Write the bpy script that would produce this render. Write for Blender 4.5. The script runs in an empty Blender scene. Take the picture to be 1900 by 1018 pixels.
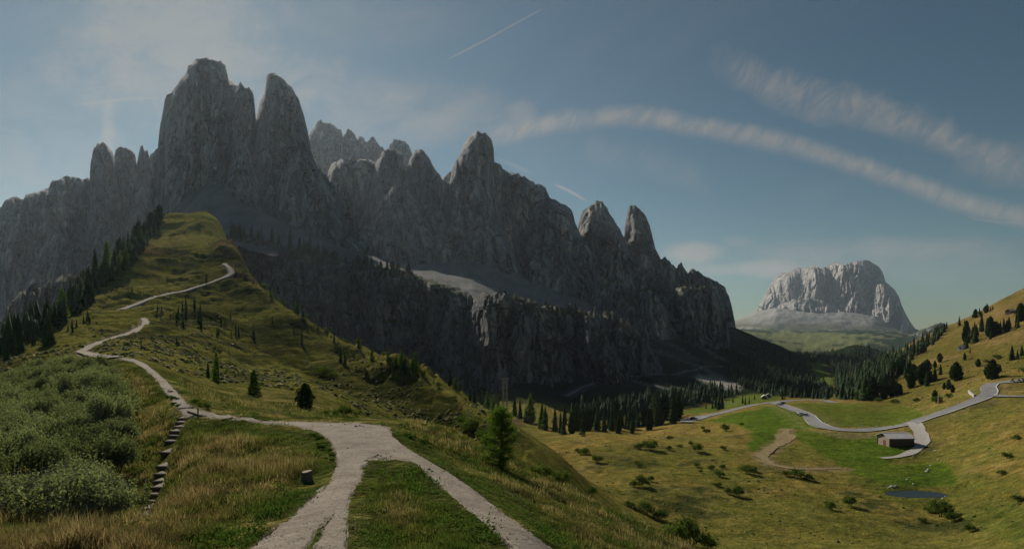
import bpy, math, random
import numpy as np
from mathutils import Vector, Matrix

# ------------------------------------------------------------------ camera, sky, sun, exposure
F0 = 1132.0            # focal length in photograph pixels
CX, HY = 950.0, 614.0  # image column of the optical axis and row of the horizon
scene = bpy.context.scene
COL = scene.collection

cam_data = bpy.data.cameras.new("camera")
cam_data.sensor_width = 36.0
cam_data.lens = 36.0 * F0 / 1900.0
cam_data.shift_y = (HY - 509.0) / 1900.0
cam_data.clip_start = 0.3
cam_data.clip_end = 60000.0
cam = bpy.data.objects.new("camera", cam_data)
COL.objects.link(cam)
cam.location = (0, 0, 0)
cam.rotation_euler = (math.radians(90), 0, 0)
scene.camera = cam

SUN_AZ, SUN_EL = math.radians(-27.5), math.radians(31.0)
SUN_DIR = Vector((math.sin(SUN_AZ) * math.cos(SUN_EL), math.cos(SUN_AZ) * math.cos(SUN_EL), math.sin(SUN_EL)))
sun_data = bpy.data.lights.new("sun", 'SUN')
sun_data.energy = 5.0
sun_data.angle = math.radians(0.6)
sun_data.color = (1.0, 0.93, 0.80)
sun = bpy.data.objects.new("sun", sun_data)
COL.objects.link(sun)
sun.location = (-600, 900, 900)
sun.rotation_euler = SUN_DIR.to_track_quat('Z', 'Y').to_euler()

vs = scene.view_settings
vs.view_transform = 'Standard'
vs.look = 'None'
vs.gamma = 1.0
vs.use_curve_mapping = False
vs.exposure = EXPOSURE = -0.15
scene.display_settings.display_device = 'sRGB'
cy = scene.cycles
cy.max_bounces = 5
cy.diffuse_bounces = 2
cy.glossy_bounces = 2
cy.transmission_bounces = 3
cy.transparent_max_bounces = 6
cy.volume_bounces = 0
cy.use_denoising = True
cy.use_adaptive_sampling = True
cy.adaptive_threshold = 0.02
cy.caustics_reflective = False
cy.caustics_refractive = False


class NT:
    """small helper to wire shader nodes"""
    def __init__(self, tree):
        self.t = tree
        self.t.nodes.clear()

    def n(self, typ, **kw):
        nd = self.t.nodes.new(typ)
        for k, v in kw.items():
            setattr(nd, k, v)
        return nd

    def link(self, a, b):
        self.t.links.new(a, b)

    def val(self, sock, v):
        if isinstance(v, bpy.types.NodeSocket):
            self.link(v, sock)
        else:
            sock.default_value = v

    def math(self, op, a, b=None, c=None, clamp=False):
        nd = self.n('ShaderNodeMath', operation=op)
        nd.use_clamp = clamp
        self.val(nd.inputs[0], a)
        if b is not None:
            self.val(nd.inputs[1], b)
        if c is not None:
            self.val(nd.inputs[2], c)
        return nd.outputs[0]

    def noise(self, vec, scale, detail=4, rough=0.55, dist=0.0, out=0, lac=2.0):
        nd = self.n('ShaderNodeTexNoise')
        self.link(vec, nd.inputs['Vector'])
        nd.inputs['Scale'].default_value = scale
        nd.inputs['Detail'].default_value = detail
        nd.inputs['Roughness'].default_value = rough
        nd.inputs['Lacunarity'].default_value = lac
        nd.inputs['Distortion'].default_value = dist
        return nd.outputs[out]

    def mapping(self, vec, scale=(1, 1, 1), loc=(0, 0, 0), rot=(0, 0, 0)):
        nd = self.n('ShaderNodeMapping')
        self.link(vec, nd.inputs['Vector'])
        nd.inputs['Scale'].default_value = scale
        nd.inputs['Location'].default_value = loc
        nd.inputs['Rotation'].default_value = rot
        return nd.outputs[0]

    def ramp(self, fac, stops, interp='LINEAR'):
        nd = self.n('ShaderNodeValToRGB')
        self.val(nd.inputs[0], fac)
        cr = nd.color_ramp
        cr.interpolation = interp
        while len(cr.elements) > 1:
            cr.elements.remove(cr.elements[-1])
        cr.elements[0].position = stops[0][0]
        c = stops[0][1]
        cr.elements[0].color = (c[0], c[1], c[2], 1) if not isinstance(c, (int, float)) else (c, c, c, 1)
        for p, c in stops[1:]:
            e = cr.elements.new(p)
            e.color = (c[0], c[1], c[2], 1) if not isinstance(c, (int, float)) else (c, c, c, 1)
        return nd.outputs[0]

    def mix(self, fac, a, b, mode='MIX'):
        nd = self.n('ShaderNodeMix', data_type='RGBA', blend_type=mode)
        self.val(nd.inputs[0], fac)
        for s, v in ((nd.inputs[6], a), (nd.inputs[7], b)):
            if isinstance(v, (tuple, list)):
                s.default_value = (v[0], v[1], v[2], 1)
            else:
                self.link(v, s)
        return nd.outputs[2]

    def smooth(self, v, lo, hi, a=0.0, b=1.0):
        nd = self.n('ShaderNodeMapRange', interpolation_type='SMOOTHSTEP')
        self.val(nd.inputs[0], v)
        nd.inputs[1].default_value = lo
        nd.inputs[2].default_value = hi
        nd.inputs[3].default_value = a
        nd.inputs[4].default_value = b
        return nd.outputs[0]


# ------------------------------------------------------------------ world: Nishita sky with cirrus and contrails
world = bpy.data.worlds.new("World")
scene.world = world
world.use_nodes = True
world.cycles.sampling_method = 'MANUAL'
world.cycles.sample_map_resolution = 256
w = NT(world.node_tree)
sky = w.n('ShaderNodeTexSky', sky_type='NISHITA')
sky.sun_disc = False
sky.sun_elevation = SUN_EL
sky.sun_rotation = SUN_AZ
sky.altitude = 2100
sky.air_density = 1.15
sky.dust_density = 0.7
sky.ozone_density = 1.6
tc = w.n('ShaderNodeTexCoord')
sep = w.n('ShaderNodeSeparateXYZ')
w.link(tc.outputs['Generated'], sep.inputs[0])
dx, dy, dz = sep.outputs
az = w.math('ARCTAN2', dx, dy)                               # azimuth from +Y
hor = w.math('SQRT', w.math('ADD', w.math('MULTIPLY', dx, dx), w.math('MULTIPLY', dy, dy)))
yy = w.math('MAXIMUM', dy, 0.06)
A = w.math('DIVIDE', dx, yy)                                 # tangent coordinates of the sky direction
E = w.math('DIVIDE', dz, yy)
pxs = w.math('MULTIPLY_ADD', A, F0, CX)
pys = w.math('MULTIPLY_ADD', E, -F0, HY)
cmb = w.n('ShaderNodeCombineXYZ')
w.link(pxs, cmb.inputs[0]); w.link(pys, cmb.inputs[1])
pvec = cmb.outputs[0]
front = w.smooth(dy, 0.15, 0.35)
# cirrus on a flat layer far above, so it goes on in every direction
zz = w.math('MAXIMUM', dz, 0.04)
cp = w.n('ShaderNodeCombineXYZ')
w.link(w.math('DIVIDE', dx, zz), cp.inputs[0]); w.link(w.math('DIVIDE', dy, zz), cp.inputs[1])
cir = w.noise(w.mapping(cp.outputs[0], (0.55, 0.28, 1), (3.1, 1.7, 0), (0, 0, 0.5)), 1.0, 7, 0.6, 0.7)
cirrus = w.smooth(cir, 0.47, 0.82)
warp = w.math('SUBTRACT', w.noise(pvec, 0.012, 6, 0.65), 0.5)
fib0 = w.noise(w.mapping(w.mapping(pvec, (1, 1, 1), (0, 0, 0), (0, 0, -0.6)), (0.030, 0.011, 1)), 1.0, 8, 0.66, 0.7)
fib = w.smooth(fib0, 0.28, 0.74)
soft = w.noise(w.mapping(pvec, (0.006, 0.011, 1), (4, 9, 0)), 1.0, 6, 0.6, 0.4)


def streak(pts, hw, warp_amt, dens, fibre=0.6, fade=40, power=1.0):
    x0, x1 = pts[0][0], pts[-1][0]
    y0, y1 = min(p[1] for p in pts) - 5, max(p[1] for p in pts) + 5
    u = w.math('DIVIDE', w.math('SUBTRACT', pxs, x0), float(x1 - x0))
    fc = w.n('ShaderNodeFloatCurve')
    cu = fc.mapping.curves[0]
    cu.points[0].location = (0, (pts[0][1] - y0) / (y1 - y0))
    cu.points[1].location = (1, (pts[-1][1] - y0) / (y1 - y0))
    for p in pts[1:-1]:
        cu.points.new((p[0] - x0) / (x1 - x0), (p[1] - y0) / (y1 - y0))
    fc.mapping.update()
    w.link(w.math('MINIMUM', w.math('MAXIMUM', u, 0.0), 1.0), fc.inputs['Value'])
    cyv = w.math('MULTIPLY_ADD', fc.outputs[0], float(y1 - y0), float(y0))
    d = w.math('SUBTRACT', pys, cyv)
    d = w.math('MULTIPLY_ADD', warp, warp_amt, d)
    d = w.math('MULTIPLY_ADD', w.math('SUBTRACT', fib0, 0.5), hw * 0.45, d)
    d = w.math('ABSOLUTE', d)
    m = w.smooth(d, hw * 0.05, hw * 1.45, 1.0, 0.0)
    e = w.math('MULTIPLY', w.smooth(pxs, x0, x0 + fade), w.smooth(pxs, x1 - fade, x1, 1.0, 0.0))
    m = w.math('MULTIPLY', m, e)
    m = w.math('MULTIPLY', m, w.math('MULTIPLY_ADD', fib, fibre, 1.0 - fibre * 0.75))
    return w.math('MULTIPLY', m, dens)


def blob(x, y, rx, ry, dens, lo=0.35, hi=0.75):
    a = w.math('DIVIDE', w.math('SUBTRACT', pxs, float(x)), float(rx))
    b = w.math('DIVIDE', w.math('SUBTRACT', pys, float(y)), float(ry))
    r = w.math('SQRT', w.math('ADD', w.math('MULTIPLY', a, a), w.math('MULTIPLY', b, b)))
    r = w.math('MULTIPLY_ADD', warp, 0.9, r)
    m = w.smooth(r, 0.25, 1.0, 1.0, 0.0)
    m = w.math('MULTIPLY', m, w.smooth(soft, lo, hi, 0.15, 1.0))
    return w.math('MULTIPLY', m, dens)


clouds = [
    streak([(860, 268), (960, 243), (1060, 224), (1150, 217), (1250, 227), (1350, 243), (1450, 265), (1550, 293), (1650, 328), (1750, 362), (1960, 420)], 21, 22, 0.85, 0.8, 90),
    streak([(1290, 100), (1380, 138), (1450, 165), (1550, 190), (1650, 218), (1750, 255), (1820, 290), (1990, 345)], 36, 60, 0.72, 1.0, 120),
    streak([(1400, 190), (1480, 210), (1560, 222), (1640, 236), (1700, 260)], 15, 40, 0.25, 0.9, 90),
    streak([(820, 116), (900, 75), (960, 42), (1022, 9)], 2.6, 3, 0.5, 0.1, 40),
    streak([(1022, 340), (1050, 351), (1094, 377)], 3.2, 3, 0.9, 0.1, 20),
    streak([(915, 290), (950, 306), (1000, 328)], 5, 8, 0.35, 0.5, 30),
    streak([(120, 198), (200, 188), (260, 183), (330, 187)], 4, 10, 0.42, 0.3, 60),
    streak([(1040, 270), (1120, 285), (1200, 300), (1280, 330), (1345, 380)], 34, 50, 0.22, 0.9, 70),
    streak([(1780, 395), (1840, 411), (1930, 414)], 2.5, 4, 0.3, 0.2, 40),
    blob(200, 235, 16, 60, 0.65, 0.2, 0.5),
    blob(968, 208, 34, 30, 0.40, 0.2, 0.5),
    blob(300, 60, 270, 230, 0.75, 0.2, 0.65),
    blob(470, 150, 200, 90, 0.75, 0.25, 0.7),
    blob(700, 210, 330, 110, 0.6, 0.25, 0.7),
    blob(60, 300, 260, 240, 0.42, 0.25, 0.65),
    blob(700, 40, 260, 70, 0.25, 0.3, 0.75),
    blob(1285, 470, 75, 28, 0.9, 0.25, 0.55),
    blob(1420, 500, 120, 24, 0.9, 0.25, 0.55),
    blob(1300, 500, 160, 14, 0.45, 0.25, 0.55),
    blob(1700, 480, 340, 55, 0.7, 0.3, 0.7),
    blob(1560, 460, 260, 30, 0.35, 0.3, 0.7),
    blob(1900, 300, 170, 60, 0.30, 0.3, 0.7),
    blob(1368, 446, 40, 14, 0.30, 0.25, 0.6),
]
acc = clouds[0]
for c in clouds[1:]:
    acc = w.math('SUBTRACT', w.math('ADD', acc, c), w.math('MULTIPLY', acc, c))
acc = w.math('MULTIPLY', acc, front)
acc = w.math('MAXIMUM', acc, w.math('MULTIPLY', cirrus, 0.16))
acc = w.math('MULTIPLY', acc, w.smooth(dz, -0.02, 0.06))
skycol = w.mix(1.0, sky.outputs[0], (0.68, 0.81, 0.72), 'MULTIPLY')
hs = w.n('ShaderNodeHueSaturation')
hs.inputs['Saturation'].default_value = 1.06
w.link(skycol, hs.inputs['Color'])
bw = w.n('ShaderNodeRGBToBW')
w.link(skycol, bw.inputs[0])
# a cloud scatters what the sky behind it and the sun send: brighter where the sky is brighter
lum = w.math('MULTIPLY_ADD', bw.outputs[0], 0.85, 2.8)
cc = w.n('ShaderNodeCombineColor')
w.link(lum, cc.inputs[0])
w.link(w.math('MULTIPLY', lum, 0.99), cc.inputs[1])
w.link(w.math('MULTIPLY', lum, 0.97), cc.inputs[2])
final = w.mix(acc, hs.outputs[0], cc.outputs[0])
bg = w.n('ShaderNodeBackground')
bg.inputs['Strength'].default_value = SKY_STRENGTH = 0.050
w.link(final, bg.inputs['Color'])
wo = w.n('ShaderNodeOutputWorld')
w.link(bg.outputs[0], wo.inputs['Surface'])

# ------------------------------------------------------------------ numpy helpers
rng = np.random.default_rng(7)
random.seed(7)


def px2w(px, py, Y):
    px, py, Y = np.asarray(px, float), np.asarray(py, float), np.asarray(Y, float)
    return np.stack([(px - CX) / F0 * Y, Y, (HY - py) / F0 * Y], -1)


def _hash(ix, iy, iz, seed):
    h = (ix.astype(np.int64) * 374761393 + iy.astype(np.int64) * 668265263 + iz.astype(np.int64) * 2147483647 + seed * 974711) & 0xFFFFFFFF
    h = ((h ^ (h >> 13)) * 1274126177) & 0xFFFFFFFF
    h = h ^ (h >> 16)
    return (h & 0xFFFF).astype(np.float32) / 32767.5 - 1.0


def vnoise(x, y, z=None, seed=0):
    """smooth value noise in [-1,1]"""
    x = np.asarray(x, np.float64); y = np.asarray(y, np.float64)
    xi = np.floor(x); yi = np.floor(y)
    fx = x - xi; fy = y - yi
    fx = fx * fx * fx * (fx * (fx * 6 - 15) + 10); fy = fy * fy * fy * (fy * (fy * 6 - 15) + 10)
    xi = xi.astype(np.int64); yi = yi.astype(np.int64)
    if z is None:
        zi = np.zeros_like(xi)
        a = _hash(xi, yi, zi, seed); b = _hash(xi + 1, yi, zi, seed)
        c = _hash(xi, yi + 1, zi, seed); d = _hash(xi + 1, yi + 1, zi, seed)
        return (a * (1 - fx) + b * fx) * (1 - fy) + (c * (1 - fx) + d * fx) * fy
    z = np.asarray(z, np.float64)
    zi = np.floor(z); fz = z - zi
    fz = fz * fz * fz * (fz * (fz * 6 - 15) + 10)
    zi = zi.astype(np.int64)
    r = 0
    for k in (0, 1):
        a = _hash(xi, yi, zi + k, seed); b = _hash(xi + 1, yi, zi + k, seed)
        c = _hash(xi, yi + 1, zi + k, seed); d = _hash(xi + 1, yi + 1, zi + k, seed)
        v = (a * (1 - fx) + b * fx) * (1 - fy) + (c * (1 - fx) + d * fx) * fy
        r = r + v * (fz if k else 1 - fz)
    return r


def fbm(x, y, z=None, octv=4, seed=0, rough=0.5, ridged=False):
    s, amp, tot, f = 0, 1.0, 0.0, 1.0
    for o in range(octv):
        v = vnoise(x * f + o * 17.3, y * f - o * 9.1, None if z is None else z * f + o * 5.7, seed + o * 13)
        if ridged:
            v = 1 - 2 * np.abs(v)
        s = s + v * amp
        tot += amp
        amp *= rough
        f *= 2.03
    return s / tot


def sstep(x, a, b):
    t = np.clip((np.asarray(x, float) - a) / (b - a), 0, 1)
    return t * t * (3 - 2 * t)


def inpoly(x, y, poly):
    x = np.asarray(x, float); y = np.asarray(y, float)
    r = np.zeros(x.shape, bool)
    n = len(poly)
    j = n - 1
    for i in range(n):
        xi, yi = poly[i]; xj, yj = poly[j]
        c = ((yi > y) != (yj > y)) & (x < (xj - xi) * (y - yi) / (yj - yi + 1e-12) + xi)
        r ^= c
        j = i
    return r


def densify(pts, step):
    pts = np.asarray(pts, float)
    out = []
    for i in range(len(pts) - 1):
        n = max(1, int(np.hypot(*(pts[i + 1][:2] - pts[i][:2])) / step))
        for k in range(n):
            out.append(pts[i] + (pts[i + 1] - pts[i]) * k / n)
    out.append(pts[-1])
    return np.array(out)


def smooth_poly(pts, step, it=3):
    """Chaikin rounding then even spacing"""
    p = np.asarray(pts, float)
    for _ in range(it):
        q = 0.75 * p[:-1] + 0.25 * p[1:]
        r = 0.25 * p[:-1] + 0.75 * p[1:]
        m = np.empty((len(q) * 2, p.shape[1])); m[0::2] = q; m[1::2] = r
        p = np.vstack([p[:1], m, p[-1:]])
    d = np.r_[0, np.cumsum(np.hypot(*(np.diff(p[:, :2], axis=0).T)))]
    n = max(2, int(d[-1] / step) + 1)
    s = np.linspace(0, d[-1], n)
    return np.stack([np.interp(s, d, p[:, k]) for k in range(p.shape[1])], -1)


def polydist(x, y, pts):
    """distance from points to a polyline (world metres)"""
    d = np.full(np.shape(x), 1e9)
    for (ax, ay), (bx, by) in zip(pts[:-1], pts[1:]):
        vx, vy = bx - ax, by - ay
        t = np.clip(((x - ax) * vx + (y - ay) * vy) / (vx * vx + vy * vy + 1e-12), 0, 1)
        d = np.minimum(d, np.hypot(x - ax - t * vx, y - ay - t * vy))
    return d


def mesh_from(name, verts, faces, smooth=False, colors=None, colname="Col"):
    """verts (N,3); faces (M,k) array with k 3 or 4, or list of such arrays"""
    me = bpy.data.meshes.new(name)
    verts = np.ascontiguousarray(verts, np.float32)
    if not isinstance(faces, list):
        faces = [faces]
    me.vertices.add(len(verts))
    me.vertices.foreach_set("co", verts.ravel())
    loops = np.concatenate([np.asarray(f, np.int32).ravel() for f in faces])
    starts, tot, off = [], [], 0
    for f in faces:
        f = np.asarray(f)
        k = f.shape[1]
        starts.append(off + np.arange(len(f)) * k)
        off += f.size
    starts = np.concatenate(starts).astype(np.int32)
    me.loops.add(len(loops))
    me.loops.foreach_set("vertex_index", loops)
    me.polygons.add(len(starts))
    me.polygons.foreach_set("loop_start", starts)
    me.update(calc_edges=True)
    me.validate()
    if smooth:
        me.polygons.foreach_set("use_smooth", np.ones(len(me.polygons), bool))
    if colors is not None:
        at = me.color_attributes.new(colname, 'FLOAT_COLOR', 'POINT')
        c = np.ones((len(verts), 4), np.float32)
        c[:, :3] = colors
        at.data.foreach_set("color", c.ravel())
    return me


def obj(name, me, mat=None, parent=None, loc=None, label=None, cat=None, group=None, kind=None):
    o = bpy.data.objects.new(name, me)
    COL.objects.link(o)
    if mat is not None and me is not None and not me.materials:
        me.materials.append(mat)
    if parent is not None:
        o.parent = parent
    if loc is not None:
        o.location = loc
    if label:
        o["label"] = label
    if cat:
        o["category"] = cat
    if group:
        o["group"] = group
    if kind:
        o["kind"] = kind
    return o


class MB:
    """collects boxes, tubes and polygons into one mesh"""
    def __init__(self):
        self.v, self.f = [], []

    def add(self, vs_, fs_):
        b = len(self.v)
        self.v += [tuple(v) for v in vs_]
        self.f += [tuple(i + b for i in f) for f in fs_]

    def box(self, c, s, rot=None):
        hx, hy, hz = s[0] / 2, s[1] / 2, s[2] / 2
        vs_ = [Vector((x * hx, y * hy, z * hz)) for z in (-1, 1) for y in (-1, 1) for x in (-1, 1)]
        if rot is not None:
            vs_ = [rot @ v for v in vs_]
        vs_ = [v + Vector(c) for v in vs_]
        self.add(vs_, [(0, 2, 3, 1), (4, 5, 7, 6), (0, 1, 5, 4), (2, 6, 7, 3), (0, 4, 6, 2), (1, 3, 7, 5)])

    def bar(self, a, b, r, n=6, r2=None):
        a, b = Vector(a), Vector(b)
        d = (b - a).normalized()
        up = Vector((0, 0, 1)) if abs(d.z) < 0.95 else Vector((1, 0, 0))
        u = d.cross(up).normalized(); v_ = d.cross(u)
        r2 = r if r2 is None else r2
        vs_ = []
        for p, rr in ((a, r), (b, r2)):
            for k in range(n):
                t = 2 * math.pi * k / n
                vs_.append(p + (u * math.cos(t) + v_ * math.sin(t)) * rr)
        fs_ = [(k, (k + 1) % n, n + (k + 1) % n, n + k) for k in range(n)]
        fs_ += [tuple(range(n))[::-1], tuple(range(n, 2 * n))]
        self.add(vs_, fs_)

    def prism(self, outline, axis, a, b):
        """outline: list of 2-D points; axis 'x' or 'y' extrusion from a to b"""
        n = len(outline)
        vs_ = []
        for t in (a, b):
            for p in outline:
                vs_.append((t, p[0], p[1]) if axis == 'x' else (p[0], t, p[1]))
        fs_ = [(k, (k + 1) % n, n + (k + 1) % n, n + k) for k in range(n)]
        fs_ += [tuple(range(n))[::-1], tuple(range(n, 2 * n))]
        self.add(vs_, fs_)

    def mesh(self, name):
        me = bpy.data.meshes.new(name)
        me.from_pydata(self.v, [], self.f)
        me.update()
        return me

    def build(self, name, mat, parent=None, **kw):
        return obj(name, self.mesh(name), mat, parent, **kw)


def principled(name, color, rough=0.8, spec=0.3, metallic=0.0):
    m = bpy.data.materials.new(name)
    m.use_nodes = True
    t = NT(m.node_tree)
    p = t.n('ShaderNodeBsdfPrincipled')
    p.inputs['Base Color'].default_value = (*color, 1)
    p.inputs['Roughness'].default_value = rough
    p.inputs['Specular IOR Level'].default_value = spec
    p.inputs['Metallic'].default_value = metallic
    o = t.n('ShaderNodeOutputMaterial')
    t.link(p.outputs[0], o.inputs['Surface'])
    return m, t, p

# ------------------------------------------------------------------ terrain: a height field through surveyed points
# each point: (column, row, distance) of a spot of ground as estimated from the photograph
CTRL = [
    # round and below the viewpoint
    (-900, 1900, 2.0), (100, 2000, 2.0), (950, 2000, 2.0), (1800, 2200, 2.0), (2800, 2300, 2.0),
    (-600, 1300, 5.0), (300, 1270, 5.0), (950, 1280, 5.0), (1600, 1420, 5.0), (2600, 1600, 5.0),
    (-600, 1060, 11), (0, 1050, 11), (300, 1045, 11), (570, 1055, 10.5), (760, 1060, 10.5), (1000, 1085, 11), (1200, 1180, 13), (1500, 1400, 14), (2400, 1700, 14),
    # front bank, dip with the steps, mound
    (0, 1005, 15), (120, 998, 15.5), (250, 968, 18.5), (330, 960, 18.5), (400, 935, 20), (480, 960, 16.5),
    (275, 957, 27.0), (200, 950, 27.5), (100, 935, 28), (0, 930, 28), (-300, 960, 28),
    (290, 920, 29.5), (303, 880, 32.5), (314, 838, 36), (330, 802, 39.5), (342, 772, 42.5),
    (100, 850, 36), (0, 860, 36), (200, 840, 38), (-300, 880, 38), (230, 780, 46), (290, 745, 50),
    (350, 880, 27.5), (350, 825, 34.5), (400, 800, 38), (450, 850, 29.5), (500, 800, 36), (440, 900, 23.5), (540, 850, 28), (568, 890, 23.5), (600, 850, 27.5),
    # path and junction
    (350, 752, 46), (400, 776, 41.5), (470, 782, 40), (560, 790, 37.5), (620, 830, 29.5), (700, 800, 35), (735, 800, 35.5), (660, 785, 38), (640, 880, 22.5), (600, 940, 16.5), (570, 985, 13.6), (640, 990, 13.4),
    (780, 850, 27.5), (830, 890, 23), (900, 945, 18), (980, 1003, 14.2), (720, 900, 20.2), (760, 985, 13.9), (700, 860, 25.5),
    (310, 715, 58), (270, 682, 72), (228, 664, 84), (180, 675, 85), (100, 705, 82), (0, 735, 80), (-300, 800, 80),
    (150, 770, 52), (60, 790, 52), (-300, 830, 55),
    # right of the path, the slope that falls to the valley
    (800, 820, 37), (860, 850, 37), (900, 870, 36), (940, 900, 32), (1000, 945, 28), (1060, 985, 25), (850, 800, 48),
    (935, 868, 57), (900, 845, 55), (1000, 887, 52), (1060, 908, 48), (1150, 952, 41), (1260, 1012, 34), (1400, 1110, 28), (1700, 1300, 22),
    (1000, 930, 85), (1100, 985, 85), (1260, 1060, 85), (1500, 1080, 85), (1800, 1090, 85), (2300, 1050, 90), (950, 885, 85), (900, 850, 80),
    # hill face between path and crest
    (400, 738, 64), (450, 752, 62), (560, 757, 62), (650, 775, 52), (400, 700, 100), (330, 690, 95), (300, 660, 110), (480, 720, 95), (560, 705, 120), (650, 728, 105),
    (720, 772, 72), (800, 795, 75), (720, 735, 115), (800, 765, 110), (860, 800, 95), (900, 815, 100),
    (150, 655, 128), (210, 640, 145), (270, 598, 205), (262, 625, 170), (225, 574, 240), (330, 545, 282), (430, 508, 318), (100, 640, 150), (60, 650, 150),
    (340, 640, 165), (400, 640, 185), (470, 640, 205), (550, 650, 200), (400, 590, 240), (480, 600, 245), (350, 590, 225), (620, 680, 170),
    (350, 480, 348), (300, 500, 325), (290, 440, 432), (400, 450, 420), (350, 440, 428), (250, 520, 300), (200, 550, 275), (380, 540, 290),
    # crest of the hill, left flank and right ridge
    (350, 400, 520), (320, 399, 520), (300, 407, 505), (270, 425, 478), (380, 403, 520), (410, 416, 505), (440, 462, 405), (240, 455, 435), (200, 487, 348), (150, 540, 305), (100, 590, 262), (50, 624, 232), (0, 652, 205), (-100, 690, 175), (-300, 760, 140),
    (435, 490, 335), (500, 540, 305), (560, 583, 282), (610, 618, 262), (650, 637, 245), (700, 657, 225), (760, 678, 205), (810, 708, 188), (850, 738, 174), (900, 770, 160), (950, 793, 148), (1000, 818, 138), (1040, 845, 130),
    (350, 425, 555), (300, 440, 545), (400, 445, 545), (250, 490, 490), (440, 500, 450), (330, 520, 605), (400, 545, 600), (250, 560, 560), (150, 640, 390), (50, 700, 330), (-100, 760, 280), (-300, 840, 230),
    (500, 640, 400), (600, 705, 350), (700, 745, 310), (800, 785, 270), (880, 820, 235), (960, 850, 205),
    (300, 560, 660), (100, 660, 480), (-200, 720, 480), (500, 690, 500), (700, 760, 430), (850, 790, 370),
    # valley floor
    (1000, 870, 190), (1000, 830, 235), (1100, 895, 178), (1100, 850, 212), (1100, 805, 280), (1200, 905, 168), (1200, 840, 222), (1300, 965, 142), (1300, 855, 208), (1400, 1000, 128), (1400, 870, 196), (1400, 805, 268), (1500, 955, 148), (1500, 1010, 126), (1300, 800, 310),
    (1275, 778, 372), (1320, 772, 385), (1180, 805, 345), (1050, 805, 320), (1000, 800, 340), (1120, 785, 400), (1250, 765, 450), (1340, 752, 520), (1370, 758, 425), (1410, 750, 440), (1445, 747, 440), (1400, 735, 560), (1530, 742, 470), (1480, 755, 385),
    (1350, 780, 345), (1450, 790, 305), (1500, 780, 310), (1475, 768, 335), (1540, 797, 270), (1600, 799, 267), (1640, 797, 268), (1600, 770, 325), (1560, 755, 380), (1690, 760, 325),
    (1450, 830, 235), (1560, 840, 225), (1655, 828, 232), (1720, 830, 228), (1700, 865, 204), (1600, 880, 192), (1650, 912, 174), (1700, 914, 173), (1745, 917, 172), (1700, 965, 149), (1600, 960, 148), (1800, 1010, 124), (1800, 940, 150), (1850, 900, 160),
    (1900, 880, 158), (1900, 960, 128), (1900, 780, 215), (1850, 790, 222), (1780, 800, 235), (1760, 870, 195), (1900, 740, 262), (1850, 735, 280), (1870, 708, 308), (1960, 704, 300), (1830, 720, 302), (1836, 730, 288), (1800, 748, 275), (1740, 769, 270), (1690, 785, 268),
    (2100, 900, 120), (2300, 850, 120), (2100, 700, 260), (2300, 640, 260), (2100, 800, 180),
    # right hillside
    (1560, 738, 490), (1640, 735, 430), (1720, 725, 385), (1780, 710, 370), (1840, 690, 365), (1900, 670, 370),
    (1600, 715, 530), (1680, 690, 500), (1760, 665, 480), (1840, 640, 470), (1900, 615, 470), (1700, 655, 610), (1780, 630, 590), (1850, 595, 580), (1900, 570, 580),
    (1900, 540, 660), (1870, 553, 670), (1840, 568, 690), (1800, 588, 720), (1760, 605, 760), (1720, 622, 810), (1680, 645, 860), (1640, 668, 920), (1600, 690, 980),
    (2100, 450, 640), (2300, 380, 640), (2100, 600, 420), (2300, 560, 400), (2100, 530, 1000), (2300, 500, 1000),
    (1900, 600, 960), (1800, 640, 1050), (1720, 680, 1150), (1650, 705, 1250),
    # valley going away, wooded knoll, foothills
    (1500, 735, 620), (1540, 722, 720), (1530, 705, 880), (1515, 680, 1150), (1490, 668, 1400), (1580, 700, 1050),
    (1590, 642, 1560), (1610, 645, 1560), (1560, 655, 1500), (1640, 655, 1560), (1680, 672, 1600), (1600, 668, 1300), (1600, 690, 1130), (1660, 690, 1330),
    (1600, 668, 2300), (1500, 662, 2300), (1700, 668, 2400), (1450, 655, 2600),
    (1560, 628, 4200), (1640, 622, 4600), (1500, 632, 4200), (1430, 628, 4200), (1700, 634, 4200), (1760, 628, 4200), (1850, 628, 4200), (2200, 625, 4200),
    (1400, 605, 7200), (1450, 611, 7000), (1500, 613, 6800), (1560, 612, 6800), (1640, 614, 6900), (1700, 622, 7000), (1800, 626, 7000), (1370, 607, 7200),
    # talus under the cliffs
    (1440, 712, 720), (1400, 700, 780), (1440, 680, 960), (1480, 670, 1180), (1460, 652, 1350), (1430, 640, 1450), (1400, 628, 1480), (1368, 612, 1500), (1330, 640, 1150), (1350, 690, 850), (1300, 690, 790), (1300, 655, 980), (1270, 630, 1080), (1230, 610, 1120), (1200, 640, 930), (1150, 690, 720), (1220, 700, 700), (1150, 620, 950), (1100, 725, 570), (1100, 680, 700), (1050, 735, 520), (1000, 745, 470), (1000, 715, 540), (950, 735, 500), (950, 770, 420),
    (1300, 725, 620), (1200, 745, 540), (1370, 730, 620),
    (900, 735, 540), (800, 735, 540), (700, 715, 560), (600, 690, 580), (500, 660, 590), (400, 600, 600), (200, 600, 620), (0, 690, 600), (-300, 700, 620),
    # far under and behind the mountains
    (1200, 600, 1800), (1000, 600, 1800), (700, 600, 1800), (400, 590, 1800), (0, 610, 1800), (-400, 620, 1800), (1400, 640, 2200),
    (-500, 625, 5000), (400, 620, 5000), (1100, 620, 5000), (2300, 620, 7000),
    (-900, 625, 14000), (100, 622, 14000), (1000, 622, 14000), (1500, 622, 14000), (1700, 622, 14000), (2500, 622, 14000),
]


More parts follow.
